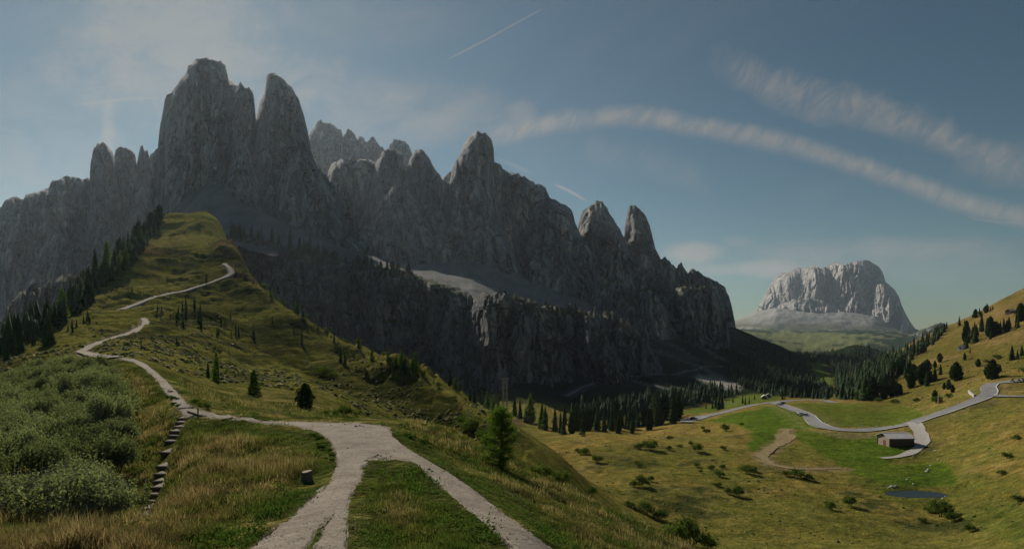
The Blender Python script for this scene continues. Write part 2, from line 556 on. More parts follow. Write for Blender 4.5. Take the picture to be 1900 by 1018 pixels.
def _tps_fit(P, v, lam):
    n = len(P)
    d2 = ((P[:, None] - P[None]) ** 2).sum(-1)
    K = 0.5 * d2 * np.log(d2 + 1e-12)
    K[np.arange(n), np.arange(n)] = lam
    T = np.c_[np.ones(n), P]
    M = np.zeros((n + 3, n + 3))
    M[:n, :n] = K; M[:n, n:] = T; M[n:, :n] = T.T
    return np.linalg.solve(M, np.r_[v, 0, 0, 0])


def _tps_eval(P, wgt, Q):
    out = np.empty(len(Q))
    n = len(P)
    for i in range(0, len(Q), 20000):
        q = Q[i:i + 20000]
        d2 = (q * q).sum(1)[:, None] + (P * P).sum(1)[None] - 2 * q @ P.T
        np.maximum(d2, 1e-12, out=d2)
        out[i:i + 20000] = (0.5 * d2 * np.log(d2)) @ wgt[:n] + wgt[n] + q @ wgt[n + 1:]
    return out


_c = np.array(CTRL, float)
AS, BS = 3.4, 1.0
_P = np.c_[(_c[:, 0] - CX) / F0 * AS, np.log(_c[:, 2]) * BS]
_W = _tps_fit(_P, (HY - _c[:, 1]) / F0, 2e-4)

PXG = np.r_[np.linspace(-620, -20, 46)[:-1], np.arange(-20, 1921, 3.2), np.linspace(1921, 2560, 48)[1:]]
VG = np.r_[np.linspace(math.log(1.6), math.log(9), 22)[:-1], np.linspace(math.log(9), math.log(60), 180)[:-1],
           np.linspace(math.log(60), math.log(500), 350)[:-1], np.linspace(math.log(500), math.log(1700), 100)[:-1], np.linspace(math.log(1700), math.log(14000), 55)]
NCOL, NROW = len(PXG), len(VG)
# the spline is smooth: evaluate on a coarser lattice, then interpolate bilinearly
_pc = np.interp(np.arange(0, NCOL + 2.99, 3), np.arange(NCOL), PXG)
_pc = np.unique(np.r_[PXG[0], _pc[(_pc > PXG[0]) & (_pc < PXG[-1])], PXG[-1]])
_vc = VG[::2] if NROW % 2 else np.r_[VG[::2], VG[-1]]
_gp, _gv = np.meshgrid(_pc, _vc)
_ec = _tps_eval(_P, _W, np.c_[((_gp - CX) / F0 * AS).ravel(), (_gv * BS).ravel()]).reshape(_gp.shape)
_tmp = np.stack([np.interp(PXG, _pc, r) for r in _ec])
EG = np.stack([np.interp(VG, _vc, _tmp[:, j]) for j in range(NCOL)], 1)      # z / Y on the full lattice
YG = np.exp(VG)[:, None] * np.ones((1, NCOL))
XG = (PXG[None] - CX) / F0 * YG
ZG = EG * YG


def grid_index(px, Y):
    v = np.log(np.maximum(Y, 1.7))
    i = np.interp(v, VG, np.arange(NROW)); j = np.interp(px, PXG, np.arange(NCOL))
    i0 = np.clip(np.floor(i).astype(int), 0, NROW - 2); j0 = np.clip(np.floor(j).astype(int), 0, NCOL - 2)
    return i0, j0, i - i0, j - j0


def samp(G, px, Y):
    i, j, fi, fj = grid_index(np.asarray(px, float), np.asarray(Y, float))
    return (G[i, j] * (1 - fi) * (1 - fj) + G[i + 1, j] * fi * (1 - fj) + G[i, j + 1] * (1 - fi) * fj + G[i + 1, j + 1] * fi * fj)


def ground_z(x, y):
    x = np.asarray(x, float); y = np.asarray(y, float)
    return samp(ZG / YG, x / y * F0 + CX, y) * y


def ray(px, py, ymin=8.0):
    """distance at which the sight line through (px, py) first meets the ground"""
    px = np.atleast_1d(np.asarray(px, float)); py = np.atleast_1d(np.asarray(py, float))
    PY = HY - (ZG / YG) * F0
    out = np.empty(len(px))
    r0 = int(np.searchsorted(VG, math.log(ymin)))
    j = np.interp(px, PXG, np.arange(NCOL)); j0 = np.clip(np.floor(j).astype(int), 0, NCOL - 2); fj = j - j0
    for k in range(len(px)):
        col = PY[r0:, j0[k]] * (1 - fj[k]) + PY[r0:, j0[k] + 1] * fj[k]
        hit = np.nonzero(col <= py[k])[0]
        if len(hit) == 0:
            i = int(np.argmin(col)) ; out[k] = math.exp(VG[r0 + i]); continue
        i = hit[0]
        if i == 0:
            out[k] = math.exp(VG[r0]); continue
        t = (col[i - 1] - py[k]) / (col[i - 1] - col[i] + 1e-9)
        out[k] = math.exp(VG[r0 + i - 1] * (1 - t) + VG[r0 + i] * t)
    return out


def on_ground(px, py, ymin=8.0):
    """world point on the ground seen at a column and row"""
    Y = ray(px, py, ymin)
    px = np.atleast_1d(np.asarray(px, float))
    x = (px - CX) / F0 * Y
    return np.stack([x, Y, ground_z(x, Y)], -1)


# micro relief: terracettes on the hill, tussocks near by, swells in the valley
PATH_POLY = [(455, 1030), (467, 1011), (495, 990), (522, 970), (548, 950), (571, 929), (592, 911), (608, 896), (619, 880), (624, 860), (622, 837), (608, 812), (578, 797), (522, 787), (456, 781), (400, 776), (372, 771),
             (352, 773), (336, 772), (333, 762), (322, 748), (306, 728), (288, 702), (268, 684), (246, 671), (220, 666), (222, 663), (246, 665), (268, 673), (292, 692), (316, 714), (334, 734), (352, 752), (368, 760), (400, 768), (456, 775), (500, 781),
             (560, 782), (623, 785), (660, 783), (723, 791), (727, 808), (756, 832), (801, 858), (838, 880), (882, 910), (927, 947), (975, 981), (1016, 1011), (1035, 1030),
             (965, 1030), (938, 1003), (901, 974), (864, 944), (827, 911), (801, 885), (771, 859), (734, 851), (684, 850), (675, 864), (667, 892), (649, 926), (645, 955), (645, 1030), (560, 1030), (584, 990), (610, 962), (622, 950), (617, 957), (596, 984), (575, 1030)]
PYG = HY - EG * F0
near = sstep(YG, 75, 95)
pmask = np.zeros_like(ZG)
_r = (YG > 9) & (YG < 95)
_wob = fbm(XG[_r] * 1.3, YG[_r] * 1.3, octv=3, seed=5)
pmask[_r] = inpoly(PXG[None].repeat(NROW, 0)[_r] + _wob * 3.5, PYG[_r] + _wob * 2.0, PATH_POLY)

ROAD_A = [(1990, 703), (1900, 706), (1865, 709), (1840, 713), (1833, 719), (1837, 726), (1835, 732), (1822, 739), (1790, 752), (1760, 763), (1730, 773), (1700, 783), (1670, 791), (1640, 796), (1600, 799), (1560, 798), (1530, 793), (1513, 786), (1506, 779), (1501, 772), (1490, 766), (1470, 759), (1450, 752), (1436, 747)]
ROAD_B = [(1268, 779), (1285, 777), (1310, 772), (1340, 766), (1370, 758), (1400, 751), (1440, 746), (1470, 743), (1500, 742), (1530, 743), (1545, 747)]
ROAD_C = [(1836, 733), (1860, 736), (1900, 736), (1980, 735)]
DRIVE = [(1696, 784), (1702, 794), (1709, 806), (1712, 817), (1708, 827), (1698, 836), (1682, 843), (1662, 848), (1636, 850)]
TRACK = [(1459, 798), (1456, 816), (1429, 834), (1412, 846), (1432, 862), (1474, 869), (1518, 871), (1560, 869)]
HILLPATH = [(222, 666), (190, 664), (150, 655), (175, 643), (215, 628), (245, 620), (268, 608), (271, 598), (266, 590)]
HILLPATH2 = [(226, 575), (250, 566), (280, 555), (330, 543), (380, 528), (420, 513), (430, 507), (426, 498), (415, 488)]
SHADE_ROAD = [(1052, 736), (1066, 728), (1080, 718), (1115, 710), (1150, 702), (1200, 697), (1260, 690), (1300, 684), (1348, 678)]


def world_line(pts, step, ymin=8.0):
    p = densify(pts, 4.0)
    g = on_ground(p[:, 0], p[:, 1], ymin)
    return smooth_poly(g[:, :2], step, 2)


W_ROADA = world_line(ROAD_A, 3.0, 120)
W_ROADB = world_line(ROAD_B, 3.0, 200)
W_ROADC = world_line(ROAD_C, 3.0, 120)
W_DRIVE = world_line(DRIVE, 1.5, 120)
W_TRACK = world_line(TRACK, 3.0, 120)
W_HP = world_line(HILLPATH, 2.0, 86)
W_HP2 = world_line(HILLPATH2, 2.0, 100)
W_SR = world_line(SHADE_ROAD, 6.0, 400)


def line_mask(pts, hw, soft):
    m = np.zeros_like(ZG)
    lo, hi = pts[:, 1].min() - hw - 30, pts[:, 1].max() + hw + 30
    r = (YG > lo) & (YG < hi) & (XG > pts[:, 0].min() - hw - 30) & (XG < pts[:, 0].max() + hw + 30)
    m[r] = 1 - sstep(polydist(XG[r], YG[r], pts), hw, hw + soft)
    return m


m_road = np.maximum.reduce([line_mask(W_ROADA, 3.4, 2.5), line_mask(W_ROADB, 3.4, 2.5), line_mask(W_ROADC, 2.4, 2.0), line_mask(W_DRIVE, 2.6, 1.5)])
m_road_wide = np.maximum.reduce([line_mask(W_ROADA, 4.5, 9), line_mask(W_ROADB, 4.5, 9)])
m_hp = np.maximum(line_mask(W_HP, 1.0, 0.8), line_mask(W_HP2, 1.2, 1.0))
m_track = line_mask(W_TRACK, 2.6, 2.2)
m_sr = line_mask(W_SR, 4.0, 3.0)

PXX = PXG[None].repeat(NROW, 0)
hillw = sstep(YG, 60, 130) * (1 - sstep(YG, 560, 600)) * (1 - sstep(PXX, 950, 1020))
valw = sstep(YG, 110, 150) * (1 - sstep(YG, 800, 1200)) * sstep(PXX, 960, 1040)
nearw = 1 - sstep(YG, 60, 110)
farw = sstep(YG, 450, 800)
flat = 1 - np.clip(np.maximum.reduce([pmask * 0.92, m_road, m_hp * 0.8]), 0, 1)
# terracettes: low steps following the contour lines, broken up by noise
_h = ZG + 2.2 * fbm(XG / 22, YG / 22, octv=3, seed=21)
_ter = ((_h / 2.6) % 1.0) ** 0.6
_tbreak = sstep(fbm(XG / 14, YG / 14, octv=3, seed=31), -0.25, 0.35)
ZG = ZG + flat * (
    hillw * (1.3 * fbm(XG / 9, YG / 9, octv=5, seed=1, rough=0.62) + 3.2 * fbm(XG / 34, YG / 34, octv=3, seed=2) + 2.1 * (_ter - 0.5) * _tbreak) * (0.35 + 0.65 * sstep(YG, 110, 200))
    + valw * (0.35 * fbm(XG / 7, YG / 7, octv=4, seed=3, rough=0.6) + 0.9 * fbm(XG / 30, YG / 30, octv=3, seed=4)) * (1 - 0.7 * m_road_wide)
    + nearw * (0.11 * fbm(XG / 0.9, YG / 0.9, octv=3, seed=6) + 0.16 * fbm(XG / 3.2, YG / 3.2, octv=3, seed=7))
    + farw * (6.0 * fbm(XG / 70, YG / 70, octv=4, seed=8)) * (1 + YG / 2000))
ZG = ZG - pmask * 0.05
# gullies added down the hill's right part for the shade they give
for gl, gd, gw_ in (([(655, 648), (690, 700), (725, 760), (752, 805)], 3.5, 7.0), ([(735, 682), (790, 735), (835, 775), (880, 815)], 4.5, 8.0), ([(560, 600), (590, 660), (620, 705)], 2.5, 7.0), ([(420, 530), (455, 590), (480, 640)], 2.5, 8.0)):
    gp_ = on_ground([q[0] for q in gl], [q[1] for q in gl], 62)[:, :2]
    rr_ = (YG > 55) & (YG < 420) & (PXX < 1000)
    dd_ = polydist(XG[rr_] + 3 * fbm(XG[rr_] / 12, YG[rr_] / 12, octv=2, seed=77), YG[rr_], gp_)
    ZG[rr_] -= gd * np.exp(-(dd_ / gw_) ** 2)
POND = (1652, 1748, 903, 923)
_pc = on_ground([1700], [914], 120)[0]
POND_C = (_pc[0], _pc[1]); POND_R = (8.0, 3.6)
_pd = np.hypot((XG - POND_C[0]) / POND_R[0], (YG - POND_C[1]) / POND_R[1])
POND_Z = _pc[2] - 0.35
ZG = np.where(_pd < 2.2, ZG * sstep(_pd, 1.15, 2.2) + (POND_Z + np.where(_pd < 1.15, -0.9 + 1.0 * sstep(_pd, 0.75, 1.15), 0.10)) * (1 - sstep(_pd, 1.15, 2.2)), ZG)
PYG = HY - ZG / YG * F0

# ---- ground colour: zones of turf, dry grass, heath, scree and forest floor with some sun and shade painted in
n1 = fbm(XG / (0.02 * YG + 2), YG / (0.02 * YG + 2), octv=2, seed=40)
nA = fbm(XG / 14, YG / 14, octv=5, seed=41, rough=0.6)
nB = fbm(XG / 45, YG / 45, octv=4, seed=42, rough=0.55)
nC = fbm(XG / 3.0, YG / 3.0, octv=4, seed=43, rough=0.6)


def lerp(a, b, t):
    return a + (np.asarray(b, float) - a) * t[..., None]


def pix_zone(poly, soft_px=6, wob=8, seed=60, lo=100, hi=2000):
    r = (YG > lo) & (YG < hi)
    m = np.zeros_like(ZG)
    wx = fbm(XG[r] / 12, YG[r] / 12, octv=3, seed=seed) * wob
    m[r] = inpoly(PXX[r] + wx, PYG[r] + 0.5 * wx, poly)
    # soften by a small box blur
    for _ in range(2):
        m[1:-1] = (m[:-2] + m[1:-1] * 2 + m[2:]) / 4
        m[:, 1:-1] = (m[:, :-2] + m[:, 1:-1] * 2 + m[:, 2:]) / 4
    return m


C_TURF = (0.160, 0.150, 0.036); C_GREEN = (0.075, 0.140, 0.014); C_DRY = (0.29, 0.215, 0.080); C_OCHRE = (0.255, 0.180, 0.050)
C_HEATH = (0.030, 0.040, 0.015); C_RUST = (0.170, 0.098, 0.060); C_SOIL = (0.10, 0.075, 0.05); C_SCREE = (0.20, 0.19, 0.18); C_FOREST = (0.016, 0.026, 0.013); C_PATH = (0.30, 0.255, 0.205); C_STRAW = (0.26, 0.20, 0.10)
GC = np.zeros(ZG.shape + (3,)) + np.array(C_TURF)
GC = lerp(GC, C_DRY, hillw * sstep(nA + 0.4 * nC, -0.05, 0.7) * 0.45)
GC = lerp(GC, C_HEATH, hillw * sstep(nB + 0.8 * nA + 0.25 * nC, 0.02, 0.30) * 0.85)
GC = lerp(GC, C_RUST, hillw * sstep(fbm(XG / 20, YG / 20, octv=4, seed=44) - 0.3 * nC, 0.15, 0.5) * sstep(YG, 250, 330) * 0.75)
_flank_shade = pix_zone([(395, 465), (440, 510), (500, 552), (560, 600), (650, 650), (760, 690), (900, 780), (890, 815), (760, 800), (650, 745), (560, 690), (480, 650), (420, 610), (330, 575), (300, 555), (380, 535), (360, 500)], lo=62, hi=420, wob=26)
GC = lerp(GC, (0.034, 0.038, 0.010), _flank_shade * sstep(0.6 * nA + 0.6 * nC + 0.3 * nB, -0.5, 0.3) * 0.9)  # dark heath tone with the flank's shade painted in
# sunlit brightness of the knob's crest, painted into the turf colour
GC = lerp(GC, (0.27, 0.24, 0.065), hillw * sstep(YG, 380, 440) * (1 - _flank_shade) * 0.7)
# valley
GC = lerp(GC, C_OCHRE, valw * sstep(nB + 0.35 * nA, -0.5, 0.2) * 0.85)
GC = lerp(GC, C_DRY, valw * sstep(nA + 0.5 * nC, 0.05, 0.6) * 0.7)
GC = lerp(GC, C_HEATH, valw * sstep(nA - 0.7 * nB + 0.2 * nC, 0.42, 0.66) * 0.55)


Z_MOWN = [
    ([(1300, 780), (1365, 765), (1435, 752), (1480, 765), (1500, 785), (1520, 797), (1480, 800), (1455, 800), (1440, 830), (1405, 845), (1385, 830), (1395, 800), (1360, 785)], C_GREEN),
    ([(1460, 748), (1540, 745), (1680, 752), (1720, 770), (1640, 792), (1560, 794), (1520, 784), (1505, 765)], (0.105, 0.140, 0.022)),
    ([(1470, 800), (1530, 802), (1690, 808), (1700, 840), (1640, 860), (1760, 860), (1780, 900), (1650, 900), (1560, 870), (1540, 850), (1480, 815)], (0.078, 0.132, 0.014)),
    ([(1250, 765), (1340, 745), (1370, 735), (1440, 730), (1450, 742), (1360, 756), (1300, 768)], (0.10, 0.15, 0.025)),
    ([(1500, 668), (1530, 672), (1545, 700), (1545, 725), (1520, 715), (1508, 690)], (0.095, 0.15, 0.03)),
]
for poly, colr in Z_MOWN:
    GC = lerp(GC, colr, pix_zone(poly) * (0.85 + 0.15 * nA))
GC = lerp(GC, C_STRAW, pix_zone([(1515, 803), (1640, 806), (1640, 812), (1560, 812)], lo=150) * 0.7)
GC = lerp(GC, (0.05, 0.10, 0.015), pix_zone([(1560, 880), (1900, 880), (1900, 1018), (1780, 960), (1650, 930)], lo=100, wob=30) * 0.45)
GC = lerp(GC, (0.028, 0.05, 0.014), sstep(nA + 0.5 * nC, 0.2, 0.5) * pix_zone([(1180, 840), (1300, 850), (1420, 900), (1560, 880), (1700, 930), (1900, 930), (1900, 1018), (1300, 1018), (1150, 940), (1100, 880)], lo=100, wob=30) * 0.7)
# right hillside: drier uphill
rh = sstep(PXX, 1560, 1640) * sstep(YG, 320, 400) * (1 - sstep(YG, 900, 1100))
GC = lerp(GC, (0.135, 0.115, 0.030), rh * 0.8)
GC = lerp(GC, (0.24, 0.165, 0.065), rh * sstep(nB + 0.5 * nA + (PYG < 640) * 0.35, 0.1, 0.6) * 0.85)
# forest floor, and the talus's shade painted in the same dark tone
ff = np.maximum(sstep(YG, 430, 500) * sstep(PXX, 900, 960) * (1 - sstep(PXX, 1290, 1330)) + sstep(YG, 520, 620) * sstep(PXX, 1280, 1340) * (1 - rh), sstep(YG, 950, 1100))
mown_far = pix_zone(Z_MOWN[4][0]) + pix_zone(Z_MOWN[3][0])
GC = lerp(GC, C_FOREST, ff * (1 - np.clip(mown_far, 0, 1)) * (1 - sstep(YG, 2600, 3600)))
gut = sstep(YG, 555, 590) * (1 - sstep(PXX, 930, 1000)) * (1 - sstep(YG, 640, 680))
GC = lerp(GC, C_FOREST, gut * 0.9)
# scree streaks under the cliffs, running down the fall line
stre = fbm((XG * 0.75 + YG * 0.35) / 16, (YG * 0.75 - XG * 0.35) / 130, octv=4, seed=50, rough=0.6)
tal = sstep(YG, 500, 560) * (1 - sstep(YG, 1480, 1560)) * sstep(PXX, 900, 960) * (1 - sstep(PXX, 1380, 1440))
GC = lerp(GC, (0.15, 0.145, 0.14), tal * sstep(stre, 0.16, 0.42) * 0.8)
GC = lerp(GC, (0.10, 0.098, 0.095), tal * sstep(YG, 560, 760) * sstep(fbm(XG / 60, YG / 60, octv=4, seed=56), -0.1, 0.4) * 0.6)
GC = lerp(GC, (0.34, 0.31, 0.28), pix_zone([(1285, 692), (1330, 700), (1382, 716), (1378, 724), (1340, 722), (1300, 706)], lo=400, wob=12))
# far foothills: meadows between woods
fh = sstep(YG, 2600, 3600)
nF = fbm(XG / 420, YG / 700, octv=5, seed=52, rough=0.6)
GC = lerp(GC, np.where((nF > 0.02)[..., None], np.array([0.030, 0.046, 0.026]), np.array([0.15, 0.16, 0.065])), fh)
GC = lerp(GC, (0.33, 0.31, 0.28), fh * sstep(YG + 600 * fbm(XG / 200, YG / 500, octv=4, seed=53), 5800, 6500))
# near slopes
GC = lerp(GC, (0.075, 0.085, 0.022), nearw)
GC = lerp(GC, C_DRY, nearw * sstep(nC + 0.6 * nA, -0.1, 0.6) * 0.65)
GC = lerp(GC, C_SOIL, nearw * sstep(fbm(XG / 1.2, YG / 1.2, octv=3, seed=54), 0.35, 0.6) * 0.5)
GC = lerp(GC, C_PATH, np.maximum(m_hp, np.clip(pmask, 0, 1)))
GC = lerp(GC, (0.23, 0.175, 0.085), m_track * sstep(nC + 0.5, -0.4, 0.4))
GC = lerp(GC, (0.16, 0.15, 0.14), m_sr * 0.5)
GC = lerp(GC, C_STRAW, m_road_wide * (1 - m_road) * 0.35)
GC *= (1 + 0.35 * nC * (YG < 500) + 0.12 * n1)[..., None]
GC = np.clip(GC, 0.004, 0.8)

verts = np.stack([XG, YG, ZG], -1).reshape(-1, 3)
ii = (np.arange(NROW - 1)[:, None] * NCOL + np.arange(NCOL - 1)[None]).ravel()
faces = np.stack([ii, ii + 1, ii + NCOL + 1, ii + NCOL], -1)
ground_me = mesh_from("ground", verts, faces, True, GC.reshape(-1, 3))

m_ground, t, p = principled("turf", (0.1, 0.1, 0.05), 1.0, 0.0)
at = t.n('ShaderNodeVertexColor', layer_name="Col")
geo = t.n('ShaderNodeNewGeometry')
pos = geo.outputs['Position']
fine = t.noise(pos, 2.2, 4, 0.7)
mid = t.noise(pos, 0.35, 4, 0.65)
c1 = t.mix(1.0, at.outputs[0], t.ramp(fine, [(0.25, 0.30), (0.5, 1.0), (0.75, 1.75)]), 'MULTIPLY')
c2 = t.mix(1.0, c1, t.ramp(mid, [(0.3, (0.50, 0.62, 0.50)), (0.5, (1, 1, 1)), (0.72, (1.45, 1.30, 1.1))]), 'MULTIPLY')
t.link(c2, p.inputs['Base Color'])
bmp = t.n('ShaderNodeBump')
bmp.inputs['Strength'].default_value = 0.9
bmp.inputs['Distance'].default_value = 1.5
t.link(t.noise(pos, 0.5, 6, 0.7), bmp.inputs['Height'])
t.link(bmp.outputs[0], p.inputs['Normal'])
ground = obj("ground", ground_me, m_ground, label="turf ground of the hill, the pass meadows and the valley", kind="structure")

# ------------------------------------------------------------------ mountains: rock bodies with real depth
def rock_material(name, base=(0.30, 0.305, 0.325), warm=(0.42, 0.36, 0.30), dark=(0.13, 0.135, 0.15), sc=1.0, bump=7.0, warm_amt=0.5, turf=False):
    m, t, p = principled(name, base, 0.95, 0.1)
    geo = t.n('ShaderNodeNewGeometry')
    pos = geo.outputs['Position']
    vert = t.mapping(pos, (0.030 / sc, 0.030 / sc, 0.0045 / sc))
    st = t.noise(vert, 1.0, 5, 0.68, 0.6)                         # vertical water streaks
    blot = t.noise(pos, 0.0075 / sc, 5, 0.62, 0.4)               # big patches
    grain = t.noise(t.mapping(pos, (1, 1, 0.28)), 0.085 / sc, 5, 0.72)
    c = t.mix(t.ramp(st, [(0.36, 1.0), (0.52, 0.0)]), base, dark)
    pale = t.noise(t.mapping(pos, (0.018 / sc, 0.018 / sc, 0.007 / sc), (31, 7, 3)), 1.0, 5, 0.7, 0.8)
    c = t.mix(t.ramp(pale, [(0.52, 0.0), (0.66, 0.85)]), c, tuple(min(0.8, v * 1.75) for v in warm))
    c = t.mix(t.math('MULTIPLY', t.ramp(blot, [(0.50, 0.0), (0.68, 1.0)]), warm_amt), c, warm)
    c = t.mix(1.0, c, t.ramp(grain, [(0.28, 0.45), (0.5, 1.0), (0.72, 1.6)]), 'MULTIPLY')
    # joints: shade inside the cracks painted as thin dark lines, mostly upright, and fainter bedding seams
    wz = t.n('ShaderNodeVectorMath', operation='ADD')
    t.link(t.mapping(pos, (0.024 / sc, 0.024 / sc, 0.0050 / sc)), wz.inputs[0])
    wn = t.n('ShaderNodeVectorMath', operation='SCALE')
    nzv = t.n('ShaderNodeTexNoise'); t.link(pos, nzv.inputs['Vector']); nzv.inputs['Scale'].default_value = 0.02 / sc; nzv.inputs['Detail'].default_value = 3
    t.link(nzv.outputs[1], wn.inputs[0]); wn.inputs['Scale'].default_value = 1.1
    t.link(wn.outputs[0], wz.inputs[1])
    vo = t.n('ShaderNodeTexVoronoi', feature='DISTANCE_TO_EDGE'); t.link(wz.outputs[0], vo.inputs['Vector']); vo.inputs['Scale'].default_value = 1.6
    joint = t.smooth(vo.outputs['Distance'], 0.0, 0.075)
    c = t.mix(1.0, c, t.ramp(joint, [(0.0, 0.42), (1.0, 1.0)]), 'MULTIPLY')
    if turf:
        up = t.n('ShaderNodeSeparateXYZ')
        t.link(geo.outputs['Normal'], up.inputs[0])
        g = t.math('MULTIPLY', t.smooth(up.outputs[2], 0.55, 0.78), t.ramp(blot, [(0.36, 0.2), (0.5, 1.0)]))
        c = t.mix(g, c, (0.075, 0.080, 0.026))
    t.link(c, p.inputs['Base Color'])
    b = t.n('ShaderNodeBump')
    b.inputs['Strength'].default_value = 1.0
    b.inputs['Distance'].default_value = bump * sc
    t.link(t.math('ADD', t.math('ADD', grain, t.math('MULTIPLY', st, 0.8)), t.math('MULTIPLY', joint, 0.6)), b.inputs['Height'])
    t.link(b.outputs[0], p.inputs['Normal'])
    return m


m_rock = rock_material("dolomite_rock")
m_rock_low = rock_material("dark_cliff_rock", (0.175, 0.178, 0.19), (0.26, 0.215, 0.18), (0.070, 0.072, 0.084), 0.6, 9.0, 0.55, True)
m_rock_right = rock_material("ledge_rock", (0.27, 0.27, 0.28), (0.42, 0.36, 0.30), (0.11, 0.112, 0.125), 0.9, 9.0, 0.5, True)
m_rock_far = rock_material("pale_far_rock", (0.38, 0.35, 0.335), (0.46, 0.40, 0.36), (0.26, 0.245, 0.245), 4.0, 7.0, 0.6)
m_scree, t, p = principled("scree", (0.16, 0.155, 0.15), 0.95, 0.05)
geo = t.n('ShaderNodeNewGeometry')
sn1 = t.noise(geo.outputs['Position'], 0.22, 6, 0.75)
sn2 = t.noise(t.mapping(geo.outputs['Position'], (0.03, 0.006, 0.006), (0, 0, 0), (0, 0, 0.5)), 1.0, 4, 0.6)
t.link(t.mix(1.0, t.ramp(sn2, [(0.35, (0.12, 0.118, 0.118)), (0.65, (0.20, 0.193, 0.185))]), t.ramp(sn1, [(0.3, 0.6), (0.7, 1.4)]), 'MULTIPLY'), p.inputs['Base Color'])
bmp = t.n('ShaderNodeBump'); bmp.inputs['Strength'].default_value = 0.8; bmp.inputs['Distance'].default_value = 2.0
t.link(sn1, bmp.inputs['Height']); t.link(bmp.outputs[0], p.inputs['Normal'])


